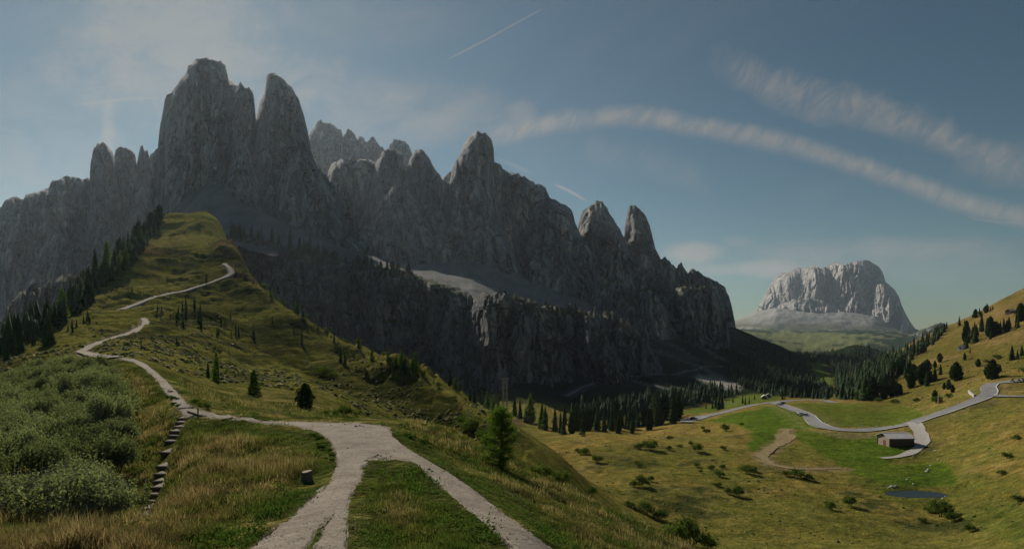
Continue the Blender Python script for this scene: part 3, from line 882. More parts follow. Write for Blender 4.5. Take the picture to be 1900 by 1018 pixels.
def rock_body(top, foot, Y, bulge, seed, cell=2.3, lean=0.12, flute=1.0, wl=30.0, jag=2.2, back=0.9, ledge=0.5, foot_y=None, block=1.0, rag_amt=1.0, turn=0.0):
    """A free-standing rock mass. top: outline of its crest as (column, row) pairs of a body standing Y metres away;
    foot: row where it goes into the ground; bulge: how far (m) its middle stands nearer than its flanks."""
    top = np.array(top, float)
    d = np.r_[0, np.cumsum(np.hypot(np.diff(top[:, 0]), np.diff(top[:, 1]) * 0.2))]
    n = int(d[-1] / cell) + 2
    s = np.linspace(0, d[-1], n)
    px = np.interp(s, d, top[:, 0]); tp = np.interp(s, d, top[:, 1])
    mpp = Y / F0                                                    # metres per photograph pixel at that distance
    jag = jag if lean < 0.25 or Y > 4000 or turn else max(jag, 7.0)
    jn = fbm(px / 11.0 + seed, px * 0 + seed * 3.1, octv=4, seed=seed, rough=0.62) + 0.5 * fbm(px / 4.0 + seed, tp / 6.0, octv=2, seed=seed + 3)
    for lv, (cw, am) in enumerate(((9.0, 1.5), (4.0, 0.9))):
        ci = np.floor(px / cw + 0.3 * np.sin(px / 3.1 + seed)).astype(np.int64)
        jn = jn + am * 0.6 * _hash(ci, ci * 0, ci * 0, seed + 120 + lv)
    tp = tp + jn * jag * np.minimum(1.0, (foot - tp) / 30.0)
    nrow = max(12, int((foot - top[:, 1].min()) / cell) + 1)
    tt = np.linspace(0, 1, nrow)
    PX = np.repeat(px[None], nrow, 0)
    PY = foot + (tp[None] - foot) * tt[:, None]
    kt = int(np.argmin(tp))
    side = np.where(np.arange(n) < kt, 0.0, 50.0)[None]
    cr_ = np.floor(PY / 7.0 + side).astype(np.int64)
    rag = 2.6 * fbm(PY / 10.0 + side + seed, PX * 0.0 + seed, octv=3, seed=seed + 130, rough=0.6) + 1.1 * _hash(cr_, cr_ * 0, cr_ * 0, seed + 131)
    PX = PX + rag * rag_amt * np.clip(1.5 * (1 - tt[:, None]) + 0.25, 0, 1)
    # flanks: where the outline stands at each height
    k = int(np.argmin(tp))
    Lh, Ll = np.maximum.accumulate((foot - tp)[:k + 1]), px[:k + 1]
    Rh, Rl = np.maximum.accumulate((foot - tp)[k:][::-1]), px[k:][::-1]
    H = foot - PY
    L = np.interp(H, Lh, Ll); R = np.interp(H, Rh, Rl)
    hw = np.maximum((R - L) / 2, 2.0)
    q = np.clip((PX - (L + R) / 2) / hw, -1, 1)
    crest = np.clip((PY - tp[None]) / 26.0, 0, 1)                   # 0 at the crest line
    rnd = 1 - np.sqrt(np.clip(1 - np.abs(q) ** 4.2, 0, 1))
    hh = H / max(1.0, (foot - tp.min()))
    Yd = Y + bulge * rnd * np.minimum(1, hw / 40) + (1 - crest) ** 2 * 0.25 * bulge
    Yd = Yd + lean * H * mpp                                        # leans back with height
    # buttresses, flutes and ledges, in metres of the body itself
    X = (PX - CX) / F0 * Y; Zm = (HY - PY) / F0 * Y
    w0 = wl * mpp
    warpx = fbm(X / (w0 * 2.2), Zm / (w0 * 2.6), octv=3, seed=seed + 70) * w0 * 0.55
    big = fbm((X + warpx) / (w0 * 1.9), Zm / (w0 * 7.0), octv=2, seed=seed + 1)
    fl = fbm((X + warpx) / w0, Zm / (w0 * 4.5), octv=5, seed=seed + 2, rough=0.56, ridged=True)
    blk = fbm((X + warpx * 0.6) / (w0 * 0.55), Zm / (w0 * 2.2), octv=5, seed=seed + 4, rough=0.58)
    lz = Zm / (w0 * 0.9) + 0.8 * fbm(X / (w0 * 2.5), Zm / (w0 * 2.5), octv=3, seed=seed + 5)
    led = np.abs((lz % 1.0) - 0.5) * 2
    Yd = Yd - big * w0 * 0.75 * flute - fl * w0 * 0.50 * flute - blk * w0 * 0.26 * block - (led - 0.5) * w0 * 0.26 * ledge
    crk = 1 - sstep(np.abs(fbm((X + warpx) / (w0 * 0.8), Zm / (w0 * 3.6), octv=4, seed=seed + 6, rough=0.55)), 0.0, 0.075)
    Yd = Yd + crk * w0 * 0.65
    # pillars and blocks broken along joints: sharp vertical edges and small ledges
    for lv, (cw, ch, amp) in enumerate(((2.1, 9.0, 0.62), (0.95, 4.5, 0.62), (0.42, 2.2, 0.55), (0.19, 1.0, 0.42))):
        cwm = cw * w0
        xw = X + warpx * 0.7 + 0.35 * cwm * vnoise(X / cwm * 0.8, Zm / (cwm * 2.2), None, seed + 80 + lv)
        ci = np.floor(xw / cwm)
        r1 = _hash(ci.astype(np.int64), np.zeros(ci.shape, np.int64), np.zeros(ci.shape, np.int64), seed + 90 + lv)
        zj = Zm / (ch * w0) + r1 * 3.7 + 0.25 * vnoise(xw / cwm, Zm / (ch * w0), None, seed + 95 + lv)
        cj = np.floor(zj)
        r2 = _hash(ci.astype(np.int64), cj.astype(np.int64), np.ones(ci.shape, np.int64), seed + 100 + lv)
        r3 = _hash(ci.astype(np.int64), cj.astype(np.int64), np.ones(ci.shape, np.int64) * 5, seed + 110 + lv)
        Yd = Yd - block * amp * cwm * (0.75 * r2 + 0.9 * r3 * ((xw / cwm) % 1.0 - 0.5) - 0.35 * (zj % 1.0))
    Yd = Yd - turn * (X - X.mean())
    # talus flare at the foot
    if foot_y is not None:
        Yd = Yd + (foot_y - Y) * (1 - np.clip(hh, 0, 1)) ** 2.2
    V = [np.stack([(PX - CX) / F0 * Yd, Yd, (HY - PY) / F0 * Yd], -1)]
    # over the crest and down the far side
    crest_v = V[0][-1]
    nb = 7
    for b in range(1, nb + 1):
        u = b / nb
        v = crest_v.copy()
        dep = back * bulge * 2.0 + 30
        v[:, 0] *= 1 + dep * u / Y * 0.9
        v[:, 1] += dep * u
        drop = (crest_v[:, 2] - (HY - foot) / F0 * Y)
        v[:, 2] -= drop * (0.06 * u + 0.94 * u ** 2.2)
        v[:, 2] -= np.abs(fbm(v[:, 0] / w0, v[:, 1] / w0, octv=3, seed=seed + 9)) * w0 * 0.2 * (1 - u)
        V.append(v[None])
    V = np.concatenate(V, 0)
    nr = V.shape[0]
    a = (np.arange(nr - 1)[:, None] * n + np.arange(n - 1)[None]).ravel()
    return V.reshape(-1, 3), np.stack([a, a + 1, a + n + 1, a + n], -1)


def mountain(name, label, mat, bodies):
    vs_, fs_, off = [], [], 0
    for i, b in enumerate(bodies):
        v, f = rock_body(**b)
        vs_.append(v); fs_.append(f + off); off += len(v)
    me = mesh_from(name, np.concatenate(vs_), np.concatenate(fs_), False)
    return obj(name, me, mat, label=label, kind="structure")


B = dict
mountain("mountain_wall", "long grey rock wall with a flat jagged crest at the edge of the massif", m_rock, [
    B(top=[(-520, 640), (-430, 500), (-330, 430), (-230, 440), (-150, 395), (-80, 400), (-20, 430), (60, 640)], foot=650, Y=1580, bulge=120, seed=11, cell=3.5),
    B(top=[(-60, 640), (-30, 470), (-8, 410), (2, 382), (9, 371), (20, 367), (42, 368), (48, 361), (62, 357), (72, 354), (90, 348), (97, 336), (112, 330), (125, 328), (150, 332), (168, 331), (180, 345), (205, 430), (235, 640)], foot=650, Y=1500, bulge=130, seed=12, wl=36),
    B(top=[(20, 640), (50, 520), (80, 455), (100, 430), (125, 440), (150, 500), (170, 640)], foot=650, Y=1400, bulge=70, seed=13, wl=26),
])
mountain("mountain_tower", "squat rock tower with pinnacles rising beside the highest summit", m_rock, [
    B(top=[(150, 640), (162, 420), (166, 345), (168, 300), (173, 278), (180, 266), (188, 263), (198, 265), (206, 276), (212, 290), (222, 330), (240, 420), (275, 640)], foot=650, Y=1440, bulge=110, seed=14, wl=24),
    B(top=[(190, 640), (205, 420), (210, 300), (214, 278), (222, 273), (234, 272), (244, 279), (250, 284), (255, 310), (270, 420), (300, 640)], foot=650, Y=1500, bulge=70, seed=15, wl=20),
    B(top=[(215, 640), (240, 420), (252, 320), (257, 285), (261, 270), (265, 270), (269, 282), (274, 279), (277, 292), (284, 330), (300, 450), (330, 640)], foot=650, Y=1470, bulge=60, seed=16, wl=16, jag=1.4),
    B(top=[(230, 640), (262, 400), (274, 310), (279, 288), (285, 282), (292, 276), (300, 290), (320, 400), (350, 640)], foot=650, Y=1500, bulge=60, seed=17, wl=18),
    B(top=[(190, 640), (215, 470), (235, 395), (255, 360), (275, 375), (300, 430), (340, 640)], foot=650, Y=1370, bulge=80, seed=18, wl=24, lean=0.35),
])
mountain("mountain_summit", "massive highest rock tower with a domed top, blue grey in shade", m_rock, [
    B(top=[(240, 640), (268, 500), (282, 420), (290, 350), (293, 290), (296, 240), (302, 208), (307, 180), (312, 174), (320, 172), (326, 158), (336, 146), (345, 137), (349, 121), (358, 113), (370, 108), (382, 106), (394, 110), (402, 116), (411, 114), (418, 121), (422, 138), (424, 150), (434, 155), (441, 157), (450, 172), (458, 240), (468, 330), (490, 430), (540, 640)], foot=650, Y=1220, bulge=190, seed=19, wl=34, flute=0.9),
    B(top=[(390, 640), (412, 400), (422, 260), (430, 180), (438, 162), (444, 153), (449, 152), (453, 160), (462, 162), (469, 172), (472, 190), (476, 240), (486, 330), (515, 450), (560, 640)], foot=650, Y=1200, bulge=80, seed=20, wl=20),
    B(top=[(250, 640), (285, 480), (310, 410), (335, 365), (360, 350), (390, 370), (420, 430), (470, 640)], foot=650, Y=1080, bulge=110, seed=21, wl=26, lean=0.8, flute=0.7),
])
mountain("mountain_peak", "leaning rock peak with a rounded tip beside the highest summit", m_rock, [
    B(top=[(400, 640), (440, 420), (462, 320), (472, 250), (476, 215), (482, 190), (490, 174), (493, 158), (494, 141), (500, 135), (508, 134), (520, 139), (532, 150), (543, 163), (553, 180), (560, 200), (567, 225), (573, 250), (577, 280), (590, 320), (620, 390), (660, 470), (720, 640)], foot=650, Y=1150, bulge=150, seed=22, wl=26),
    B(top=[(370, 640), (395, 440), (412, 350), (428, 300), (445, 274), (458, 278), (472, 300), (490, 350), (520, 450), (560, 640)], foot=650, Y=1080, bulge=90, seed=23, wl=24, lean=0.3),
    B(top=[(460, 640), (490, 420), (515, 330), (540, 285), (565, 280), (585, 300), (605, 330), (625, 365), (640, 400), (655, 432), (668, 460), (700, 540), (740, 640)], foot=650, Y=1050, bulge=140, seed=24, wl=30, lean=0.35),
    B(top=[(560, 640), (590, 420), (605, 350), (616, 330), (626, 345), (640, 400), (665, 470), (720, 640)], foot=650, Y=1120, bulge=70, seed=25, wl=20, lean=0.3),
])
mountain("mountain_backdrop", "far jagged crest with snow patches seen between the nearer peaks", m_rock, [
    B(top=[(520, 500), (550, 330), (565, 270), (574, 244), (582, 233), (590, 226), (598, 225), (604, 229), (614, 228), (624, 234), (632, 243), (638, 262), (650, 330), (670, 500)], foot=520, Y=2350, bulge=180, seed=26, wl=22),
    B(top=[(600, 500), (625, 300), (638, 250), (645, 240), (652, 240), (659, 250), (663, 262), (667, 251), (673, 254), (678, 264), (684, 262), (689, 253), (694, 254), (700, 266), (706, 274), (714, 276), (722, 285), (740, 400), (760, 500)], foot=520, Y=2450, bulge=150, seed=27, wl=16),
    B(top=[(690, 500), (712, 320), (722, 272), (728, 262), (738, 256), (748, 259), (757, 268), (764, 282), (775, 320), (800, 420), (830, 500)], foot=520, Y=2400, bulge=150, seed=28, wl=18),
    B(top=[(770, 500), (800, 350), (815, 335), (830, 322), (842, 316), (855, 330), (890, 500)], foot=520, Y=2300, bulge=100, seed=29, wl=16),
])
mountain("mountain_middle", "furrowed grey rock buttresses in the middle of the massif", m_rock, [
    B(top=[(560, 560), (590, 400), (604, 330), (614, 306), (630, 296), (646, 293), (664, 296), (684, 294), (697, 300), (715, 360), (745, 560)], foot=570, Y=1400, bulge=130, seed=30, wl=26),
    B(top=[(640, 560), (680, 360), (696, 306), (706, 290), (714, 278), (724, 274), (734, 277), (743, 288), (752, 312), (770, 400), (800, 560)], foot=570, Y=1375, bulge=110, seed=31, wl=24),
    B(top=[(700, 570), (735, 400), (752, 325), (760, 298), (768, 283), (776, 277), (785, 280), (794, 290), (802, 306), (812, 322), (826, 335), (838, 345), (850, 370), (880, 470), (920, 580)], foot=590, Y=1330, bulge=140, seed=32, wl=26),
    B(top=[(620, 590), (670, 450), (695, 385), (712, 356), (730, 340), (746, 334), (760, 340), (780, 375), (810, 440), (860, 590)], foot=600, Y=1240, bulge=120, seed=33, wl=26, lean=0.3),
    B(top=[(560, 600), (620, 480), (650, 440), (675, 420), (700, 425), (735, 460), (800, 600)], foot=610, Y=1180, bulge=100, seed=34, wl=26, lean=0.55),
])
mountain("mountain_pillar", "upright rock pillar with a blunt square top above the scree", m_rock, [
    B(top=[(770, 600), (805, 480), (826, 410), (832, 350), (838, 315), (845, 299), (855, 284), (860, 266), (868, 255), (878, 248), (886, 244), (896, 246), (906, 249), (913, 258), (916, 275), (918, 320), (924, 380), (940, 450), (985, 600)], foot=610, Y=1300, bulge=130, seed=35, wl=24),
    B(top=[(790, 610), (830, 500), (850, 450), (875, 410), (905, 400), (935, 430), (965, 500), (1010, 610)], foot=620, Y=1200, bulge=110, seed=36, wl=26, lean=0.4),
    B(top=[(720, 610), (770, 490), (795, 440), (815, 425), (840, 450), (880, 540), (920, 610)], foot=620, Y=1240, bulge=90, seed=37, wl=24, lean=0.4),
])
mountain("mountain_shoulder", "long rock shoulder stepping down from the square pillar", m_rock, [
    B(top=[(830, 610), (880, 440), (902, 345), (914, 308), (921, 303), (928, 306), (936, 316), (946, 321), (958, 319), (968, 325), (978, 332), (990, 339), (1004, 342), (1014, 350), (1020, 366), (1032, 374), (1044, 379), (1054, 384), (1062, 394), (1067, 412), (1078, 436), (1095, 480), (1130, 610)], foot=630, Y=1390, bulge=170, seed=38, wl=30),
    B(top=[(930, 630), (965, 500), (990, 430), (1010, 400), (1030, 410), (1060, 460), (1090, 520), (1130, 630)], foot=640, Y=1280, bulge=100, seed=39, wl=26, lean=0.3),
    B(top=[(1000, 640), (1040, 520), (1060, 470), (1080, 440), (1096, 470), (1108, 520), (1150, 640)], foot=650, Y=1330, bulge=80, seed=40, wl=22, lean=0.25),
])
mountain("mountain_spire", "pointed pale rock spire with a broad lit face", m_rock_right, [
    B(top=[(1010, 640), (1050, 500), (1070, 436), (1074, 412), (1078, 395), (1086, 388), (1097, 381), (1106, 374), (1112, 372), (1119, 378), (1127, 387), (1133, 397), (1143, 413), (1152, 428), (1160, 448), (1175, 490), (1220, 640)], foot=650, Y=1620, bulge=120, seed=41, wl=22, turn=0.7, lean=0.3),
    B(top=[(1060, 640), (1095, 540), (1120, 480), (1145, 460), (1165, 490), (1190, 550), (1230, 640)], foot=660, Y=1180, bulge=70, seed=42, wl=22, lean=0.3),
])
mountain("mountain_needle", "slender rock needle standing past the pointed spire", m_rock_right, [
    B(top=[(1110, 640), (1145, 500), (1156, 440), (1160, 412), (1164, 394), (1169, 382), (1176, 379), (1184, 384), (1193, 391), (1200, 402), (1206, 416), (1211, 438), (1216, 462), (1232, 500), (1280, 640)], foot=650, Y=1760, bulge=100, seed=43, wl=18, turn=0.7, lean=0.25),
])
mountain("mountain_spur", "descending rock spur ending in a sheer cliff with a grassy ledge on top", m_rock_right, [
    B(top=[(1110, 660), (1160, 500), (1195, 462), (1208, 458), (1217, 467), (1226, 478), (1236, 480), (1244, 486), (1251, 494), (1255, 500), (1259, 489), (1264, 488), (1269, 496), (1275, 505), (1285, 520), (1310, 600), (1330, 660)], foot=670, Y=1560, bulge=110, seed=44, wl=18, jag=3.2),
    B(top=[(1225, 660), (1262, 540), (1276, 510), (1282, 500), (1288, 499), (1298, 506), (1308, 512), (1320, 516), (1330, 521), (1338, 527), (1346, 534), (1352, 546), (1357, 562), (1361, 582), (1364, 600), (1367, 622), (1372, 660)], foot=670, Y=1480, bulge=120, seed=45, wl=22),
    B(top=[(1180, 680), (1222, 580), (1246, 543), (1265, 531), (1290, 533), (1312, 531), (1328, 534), (1340, 552), (1348, 580), (1356, 640), (1362, 680)], foot=690, Y=1080, bulge=100, seed=46, wl=24),
    B(top=[(1080, 690), (1130, 590), (1160, 545), (1190, 535), (1222, 550), (1250, 600), (1290, 690)], foot=700, Y=980, bulge=80, seed=47, wl=24, lean=0.3),
])


def slope_sheet(name, label, mat, rows, seed, rough_m, cell=3.0, kind="structure", turf=None):
    """a slope lofted through lines of ground points given as (column, row, distance)"""
    lines = [np.array(r, float) for r in rows]
    n = int((lines[0][-1, 0] - lines[0][0, 0]) / cell) + 2
    L = []
    for l in lines:
        px = np.linspace(l[0, 0], l[-1, 0], n)
        L.append(np.stack([px, np.interp(px, l[:, 0], l[:, 1]), np.interp(px, l[:, 0], l[:, 2])], -1))
    L = np.array(L)
    m = 14 * (len(L) - 1) + 1
    u = np.linspace(0, len(L) - 1, m); i0 = np.minimum(u.astype(int), len(L) - 2); fr = (u - i0)[:, None, None]
    G = L[i0] * (1 - fr) + L[i0 + 1] * fr
    V = px2w(G[..., 0], G[..., 1], G[..., 2])
    V[..., 2] += rough_m * fbm(V[..., 0] / (rough_m * 9), V[..., 1] / (rough_m * 9), octv=5, seed=seed, rough=0.6)
    a = (np.arange(m - 1)[:, None] * n + np.arange(n - 1)[None]).ravel()
    me = mesh_from(name, V.reshape(-1, 3), np.stack([a, a + 1, a + n + 1, a + n], -1), True)
    return obj(name, me, mat, label=label, kind=kind)


# scree between the lower cliff and the towers
slope_sheet("scree_slope", "grey scree slope on the bench between the lower cliff and the towers", m_scree, [
    [(-300, 720, 640), (0, 660, 640), (150, 560, 650), (300, 480, 670), (440, 456, 660), (600, 490, 690), (760, 520, 720), (880, 556, 750), (1000, 590, 800), (1150, 640, 900)],
    [(-300, 660, 860), (0, 610, 860), (150, 530, 860), (300, 450, 860), (370, 400, 860), (440, 412, 860), (520, 438, 860), (600, 466, 860), (760, 512, 900), (880, 530, 930), (1000, 560, 960), (1150, 610, 1050)],
    [(-300, 630, 1250), (0, 580, 1250), (150, 510, 1200), (270, 440, 1150), (330, 378, 1130), (385, 338, 1120), (410, 345, 1080), (450, 375, 1040), (520, 408, 1040), (600, 444, 1040), (680, 474, 1100), (760, 488, 1200), (880, 486, 1190), (960, 512, 1190), (1000, 528, 1200), (1150, 580, 1250)],
], 90, 5.0)
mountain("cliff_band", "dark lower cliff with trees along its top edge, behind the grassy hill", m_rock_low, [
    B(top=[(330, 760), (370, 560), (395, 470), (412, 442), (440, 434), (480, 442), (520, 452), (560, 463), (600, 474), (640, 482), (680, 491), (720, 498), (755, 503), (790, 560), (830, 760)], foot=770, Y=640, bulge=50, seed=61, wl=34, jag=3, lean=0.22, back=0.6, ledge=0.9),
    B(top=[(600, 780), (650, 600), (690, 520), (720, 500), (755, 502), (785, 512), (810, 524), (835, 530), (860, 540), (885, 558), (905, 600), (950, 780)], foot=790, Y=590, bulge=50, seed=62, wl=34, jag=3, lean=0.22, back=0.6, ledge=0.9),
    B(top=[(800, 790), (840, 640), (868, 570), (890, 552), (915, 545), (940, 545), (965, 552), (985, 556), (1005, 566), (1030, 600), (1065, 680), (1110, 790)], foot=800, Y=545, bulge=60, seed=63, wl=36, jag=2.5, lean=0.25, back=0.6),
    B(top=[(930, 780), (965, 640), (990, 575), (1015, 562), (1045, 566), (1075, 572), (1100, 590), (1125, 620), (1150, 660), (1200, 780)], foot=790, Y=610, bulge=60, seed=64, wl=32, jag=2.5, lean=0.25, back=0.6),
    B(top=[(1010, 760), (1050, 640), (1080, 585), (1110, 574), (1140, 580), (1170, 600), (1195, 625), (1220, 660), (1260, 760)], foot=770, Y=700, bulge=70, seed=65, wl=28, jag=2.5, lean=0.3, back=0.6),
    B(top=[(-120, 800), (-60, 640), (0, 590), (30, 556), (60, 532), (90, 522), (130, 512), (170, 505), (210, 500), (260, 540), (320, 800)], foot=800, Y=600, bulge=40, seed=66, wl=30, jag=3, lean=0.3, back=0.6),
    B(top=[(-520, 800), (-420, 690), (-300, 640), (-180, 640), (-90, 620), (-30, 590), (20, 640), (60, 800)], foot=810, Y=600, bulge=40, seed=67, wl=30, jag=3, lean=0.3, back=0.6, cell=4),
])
# distant massif across the valley
mountain("distant_mountain", "pale distant table mountain with furrowed sunlit walls across the valley", m_rock_far, [
    B(top=[(1310, 640), (1345, 612), (1372, 598), (1392, 585), (1405, 572), (1415, 555), (1425, 535), (1434, 520), (1442, 510), (1450, 506), (1460, 505), (1470, 499), (1480, 496), (1495, 497), (1508, 493), (1515, 492), (1522, 499), (1532, 494), (1542, 488), (1552, 486), (1560, 490), (1566, 492), (1574, 488), (1585, 484), (1596, 484), (1604, 482), (1612, 483), (1620, 488), (1630, 494), (1637, 503), (1641, 514), (1643, 523), (1650, 528), (1660, 537), (1668, 550), (1673, 566), (1681, 583), (1690, 598), (1700, 612), (1715, 628), (1730, 640)], foot=642, Y=8000, bulge=900, seed=71, cell=1.15, wl=34, flute=2.2, jag=0.3, lean=0.65, back=0.5, rag_amt=0.0, turn=1.0),
    B(top=[(1395, 640), (1425, 590), (1445, 566), (1470, 556), (1500, 553), (1530, 558), (1560, 575), (1600, 640)], foot=642, Y=7300, bulge=500, seed=72, cell=1.2, wl=22, flute=1.3, jag=1.0, lean=0.9, back=0.5, turn=0.8),
    B(top=[(1520, 640), (1545, 575), (1565, 552), (1590, 545), (1615, 550), (1640, 575), (1670, 605), (1700, 640)], foot=642, Y=7450, bulge=500, seed=73, cell=1.2, wl=22, flute=1.5, jag=1.0, lean=0.8, back=0.5, turn=0.8),
])
mountain("distant_ridge", "low distant ridge at the foot of the table mountain", m_rock_right, [
    B(top=[(1650, 660), (1690, 622), (1712, 611), (1726, 605), (1738, 601), (1746, 598), (1754, 602), (1765, 606), (1790, 618), (1840, 660)], foot=662, Y=4600, bulge=250, seed=74, cell=1.6, wl=18, lean=1.2, jag=1.0),
])

m_apron, t, p = principled("scree_apron", (0.3, 0.29, 0.26), 1.0, 0.0)
geo = t.n('ShaderNodeNewGeometry')
an = t.noise(t.mapping(geo.outputs['Position'], (0.004, 0.002, 0.004)), 1.0, 6, 0.65)
szp = t.n('ShaderNodeSeparateXYZ'); t.link(geo.outputs['Position'], szp.inputs[0])
hgt_ = t.smooth(t.math('MULTIPLY_ADD', an, 260.0, szp.outputs[2]), 90.0, 330.0)
t.link(t.mix(hgt_, t.ramp(an, [(0.42, (0.15, 0.16, 0.065)), (0.55, (0.05, 0.07, 0.035))]), (0.36, 0.34, 0.315)), p.inputs['Base Color'])
slope_sheet("scree_apron", "pale scree and green apron at the foot of the distant table mountain", m_apron, [
    [(1300, 650, 5200), (1500, 655, 5200), (1760, 650, 5200)],
    [(1320, 622, 6300), (1400, 618, 6300), (1500, 622, 6200), (1620, 622, 6300), (1740, 630, 6500)],
    [(1340, 606, 7200), (1395, 596, 7100), (1440, 590, 6900), (1500, 600, 6700), (1560, 597, 6800), (1620, 602, 6800), (1690, 616, 7000), (1730, 628, 7200)],
    [(1350, 600, 7900), (1400, 580, 7700), (1440, 570, 7400), (1500, 580, 7200), (1560, 578, 7300), (1620, 585, 7200), (1690, 606, 7300), (1720, 620, 7500)],
], 93, 26.0, cell=2.0)

# ------------------------------------------------------------------ paths and roads
m_path, t, p = principled("gravel_path", (0.42, 0.345, 0.27), 0.95, 0.1)
geo = t.n('ShaderNodeNewGeometry'); pos = geo.outputs['Position']
gn = t.noise(pos, 9.0, 5, 0.75)
gb = t.noise(pos, 0.7, 5, 0.65)
c = t.mix(1.0, (0.318, 0.268, 0.212), t.ramp(gn, [(0.28, 0.50), (0.5, 1.0), (0.75, 1.35)]), 'MULTIPLY')
c = t.mix(t.ramp(gb, [(0.42, 0.0), (0.66, 0.75)]), c, (0.175, 0.14, 0.108))
t.link(c, p.inputs['Base Color'])
b = t.n('ShaderNodeBump'); b.inputs['Strength'].default_value = 0.8; b.inputs['Distance'].default_value = 0.06
t.link(t.math('ADD', gn, t.math('MULTIPLY', gb, 2.0)), b.inputs['Height']); t.link(b.outputs[0], p.inputs['Normal'])

# the near footpath: small cells of ground whose centres fall inside the trodden outline
fpx = np.arange(210, 1045, 1.7)
fv = np.linspace(math.log(11.5), math.log(90), 520)
FP, FV = np.meshgrid(fpx, fv)
FY = np.exp(FV)
FX = (FP - CX) / F0 * FY
FZ = samp(ZG / YG, FP, FY) * FY
FPY = HY - FZ / FY * F0
wob = fbm(FX * 1.6, FY * 1.6, octv=4, seed=5, rough=0.6)
wob2 = fbm(FX * 5.5, FY * 5.5, octv=2, seed=15)
keep = inpoly(FP + wob * 7.0 + wob2 * 4.0, FPY + wob * 4.0 + wob2 * 2.5, PATH_POLY)
keep &= ~((FPY < 775) & (FY > 60) & (FP > 380))
nc = len(fpx)
kk = keep[:-1, :-1]
a = (np.arange(len(fv) - 1)[:, None] * nc + np.arange(nc - 1)[None])[kk].ravel()
quads = np.stack([a, a + 1, a + nc + 1, a + nc], -1)
path_cells = a
FZ2 = FZ + 0.035 + 0.012 * fbm(FX * 2.2, FY * 2.2, octv=3, seed=8)
_in = np.zeros(FZ.shape); _in[:-1, :-1] += kk; _in[1:, :-1] += kk; _in[:-1, 1:] += kk; _in[1:, 1:] += kk
_in = np.minimum(_in, 4) / 4
_bl = _in.copy()
for _ in range(3):
    _bl[1:-1, 1:-1] = (_bl[1:-1, 1:-1] + _bl[:-2, 1:-1] + _bl[2:, 1:-1] + _bl[1:-1, :-2] + _bl[1:-1, 2:]) / 5
FZ2 = FZ2 - 0.06 * np.clip(1.0 - _bl, 0, 1) * 1.6
V = np.stack([FX, FY, FZ2], -1).reshape(-1, 3)
path_pts = V[path_cells]
used = np.unique(quads)
remap = np.zeros(len(V), np.int64); remap[used] = np.arange(len(used))
footpath = obj("footpath", mesh_from("footpath", V[used], remap[quads], True), m_path, label="pale trodden gravel footpath forking in front", kind="structure")


def strip(name, line, hw, mat, lift, label=None, parent=None, wob=0.0, seed=0, across=4, kind="structure", off=0.0, taper=0.0):
    line = np.asarray(line)
    tan = np.gradient(line, axis=0)
    tan /= np.linalg.norm(tan, axis=1)[:, None] + 1e-9
    nor = np.stack([-tan[:, 1], tan[:, 0]], -1)
    s = np.linspace(-1, 1, across + 1)
    wv = hw * (1 + wob * fbm(line[:, 0] / (hw * 3), line[:, 1] / (hw * 3), octv=3, seed=seed))
    if taper:
        wv = wv * (1 - (1 - taper) * np.linspace(0, 1, len(line)) ** 2)
    P = line[:, None] + nor[:, None] * (s[None, :, None] * wv[:, None, None] + off)
    z = ground_z(P[..., 0], P[..., 1])
    zc = z.max(1) if across <= 1 else 0.5 * z.mean(1) + 0.5 * z.max(1)
    k = np.ones(5) / 5
    zc = np.convolve(np.pad(zc, 2, mode='edge'), k, 'valid')
    Z = np.maximum(z, 0.6 * zc[:, None] + 0.4 * z) + lift
    V = np.concatenate([P, Z[..., None]], -1)
    n = across + 1
    a = (np.arange(len(line) - 1)[:, None] * n + np.arange(across)[None]).ravel()
    F = np.stack([a, a + 1, a + n + 1, a + n], -1)
    # skirts so that the edges reach into the ground
    me = mesh_from(name, V.reshape(-1, 3), F, True)
    return obj(name, me, mat, parent, label=label, kind=kind if parent is None else None)


m_road, t, p = principled("asphalt", (0.20, 0.195, 0.195), 0.9, 0.2)
geo = t.n('ShaderNodeNewGeometry')
rn = t.noise(geo.outputs['Position'], 0.3, 5, 0.6)
t.link(t.ramp(rn, [(0.3, (0.185, 0.18, 0.18)), (0.7, (0.27, 0.262, 0.26))]), p.inputs['Base Color'])
m_line, _, _ = principled("road_edge_paint", (0.62, 0.60, 0.56), 0.8, 0.2)
m_gravel, t, p = principled("drive_gravel", (0.42, 0.38, 0.35), 0.95, 0.1)
geo = t.n('ShaderNodeNewGeometry')
rn = t.noise(geo.outputs['Position'], 1.2, 5, 0.7)
t.link(t.ramp(rn, [(0.3, (0.30, 0.27, 0.24)), (0.7, (0.50, 0.46, 0.42))]), p.inputs['Base Color'])
for nm, ln, hw, lb, lift in (("road", W_ROADA, 3.3, "grey asphalt pass road winding across the meadow past the barn", 0.32),
                             ("road", W_ROADB, 3.1, "asphalt road branch leading from the bend to a paved lay-by", 0.26),
                             ("side_road", W_ROADC, 2.2, "narrow side road leaving the hairpin bend", 0.20)):
    r = strip(nm, ln, hw, m_road, lift, lb)
    strip("edge_line", ln, 0.22, m_line, lift + 0.05, parent=r, across=1, off=hw - 0.25)
    strip("edge_line", ln, 0.22, m_line, lift + 0.05, parent=r, across=1, off=-hw + 0.25)
strip("gravel_drive", W_DRIVE, 2.7, m_gravel, 0.16, "pale gravel drive curving round the barn", wob=0.35, seed=3, across=8, taper=0.35)
strip("hill_path", W_HP, 1.0, m_path, 0.22, "trodden path climbing to the hill's first bend", wob=0.3, seed=4)
strip("hill_path", W_HP2, 1.15, m_path, 0.35, "trodden path slanting up the hill towards the knob", wob=0.3, seed=6)
strip("dirt_road", W_SR, 1.6, m_road, 0.6, "pale dirt road crossing the shaded talus below the cliffs", wob=0.3, seed=7)

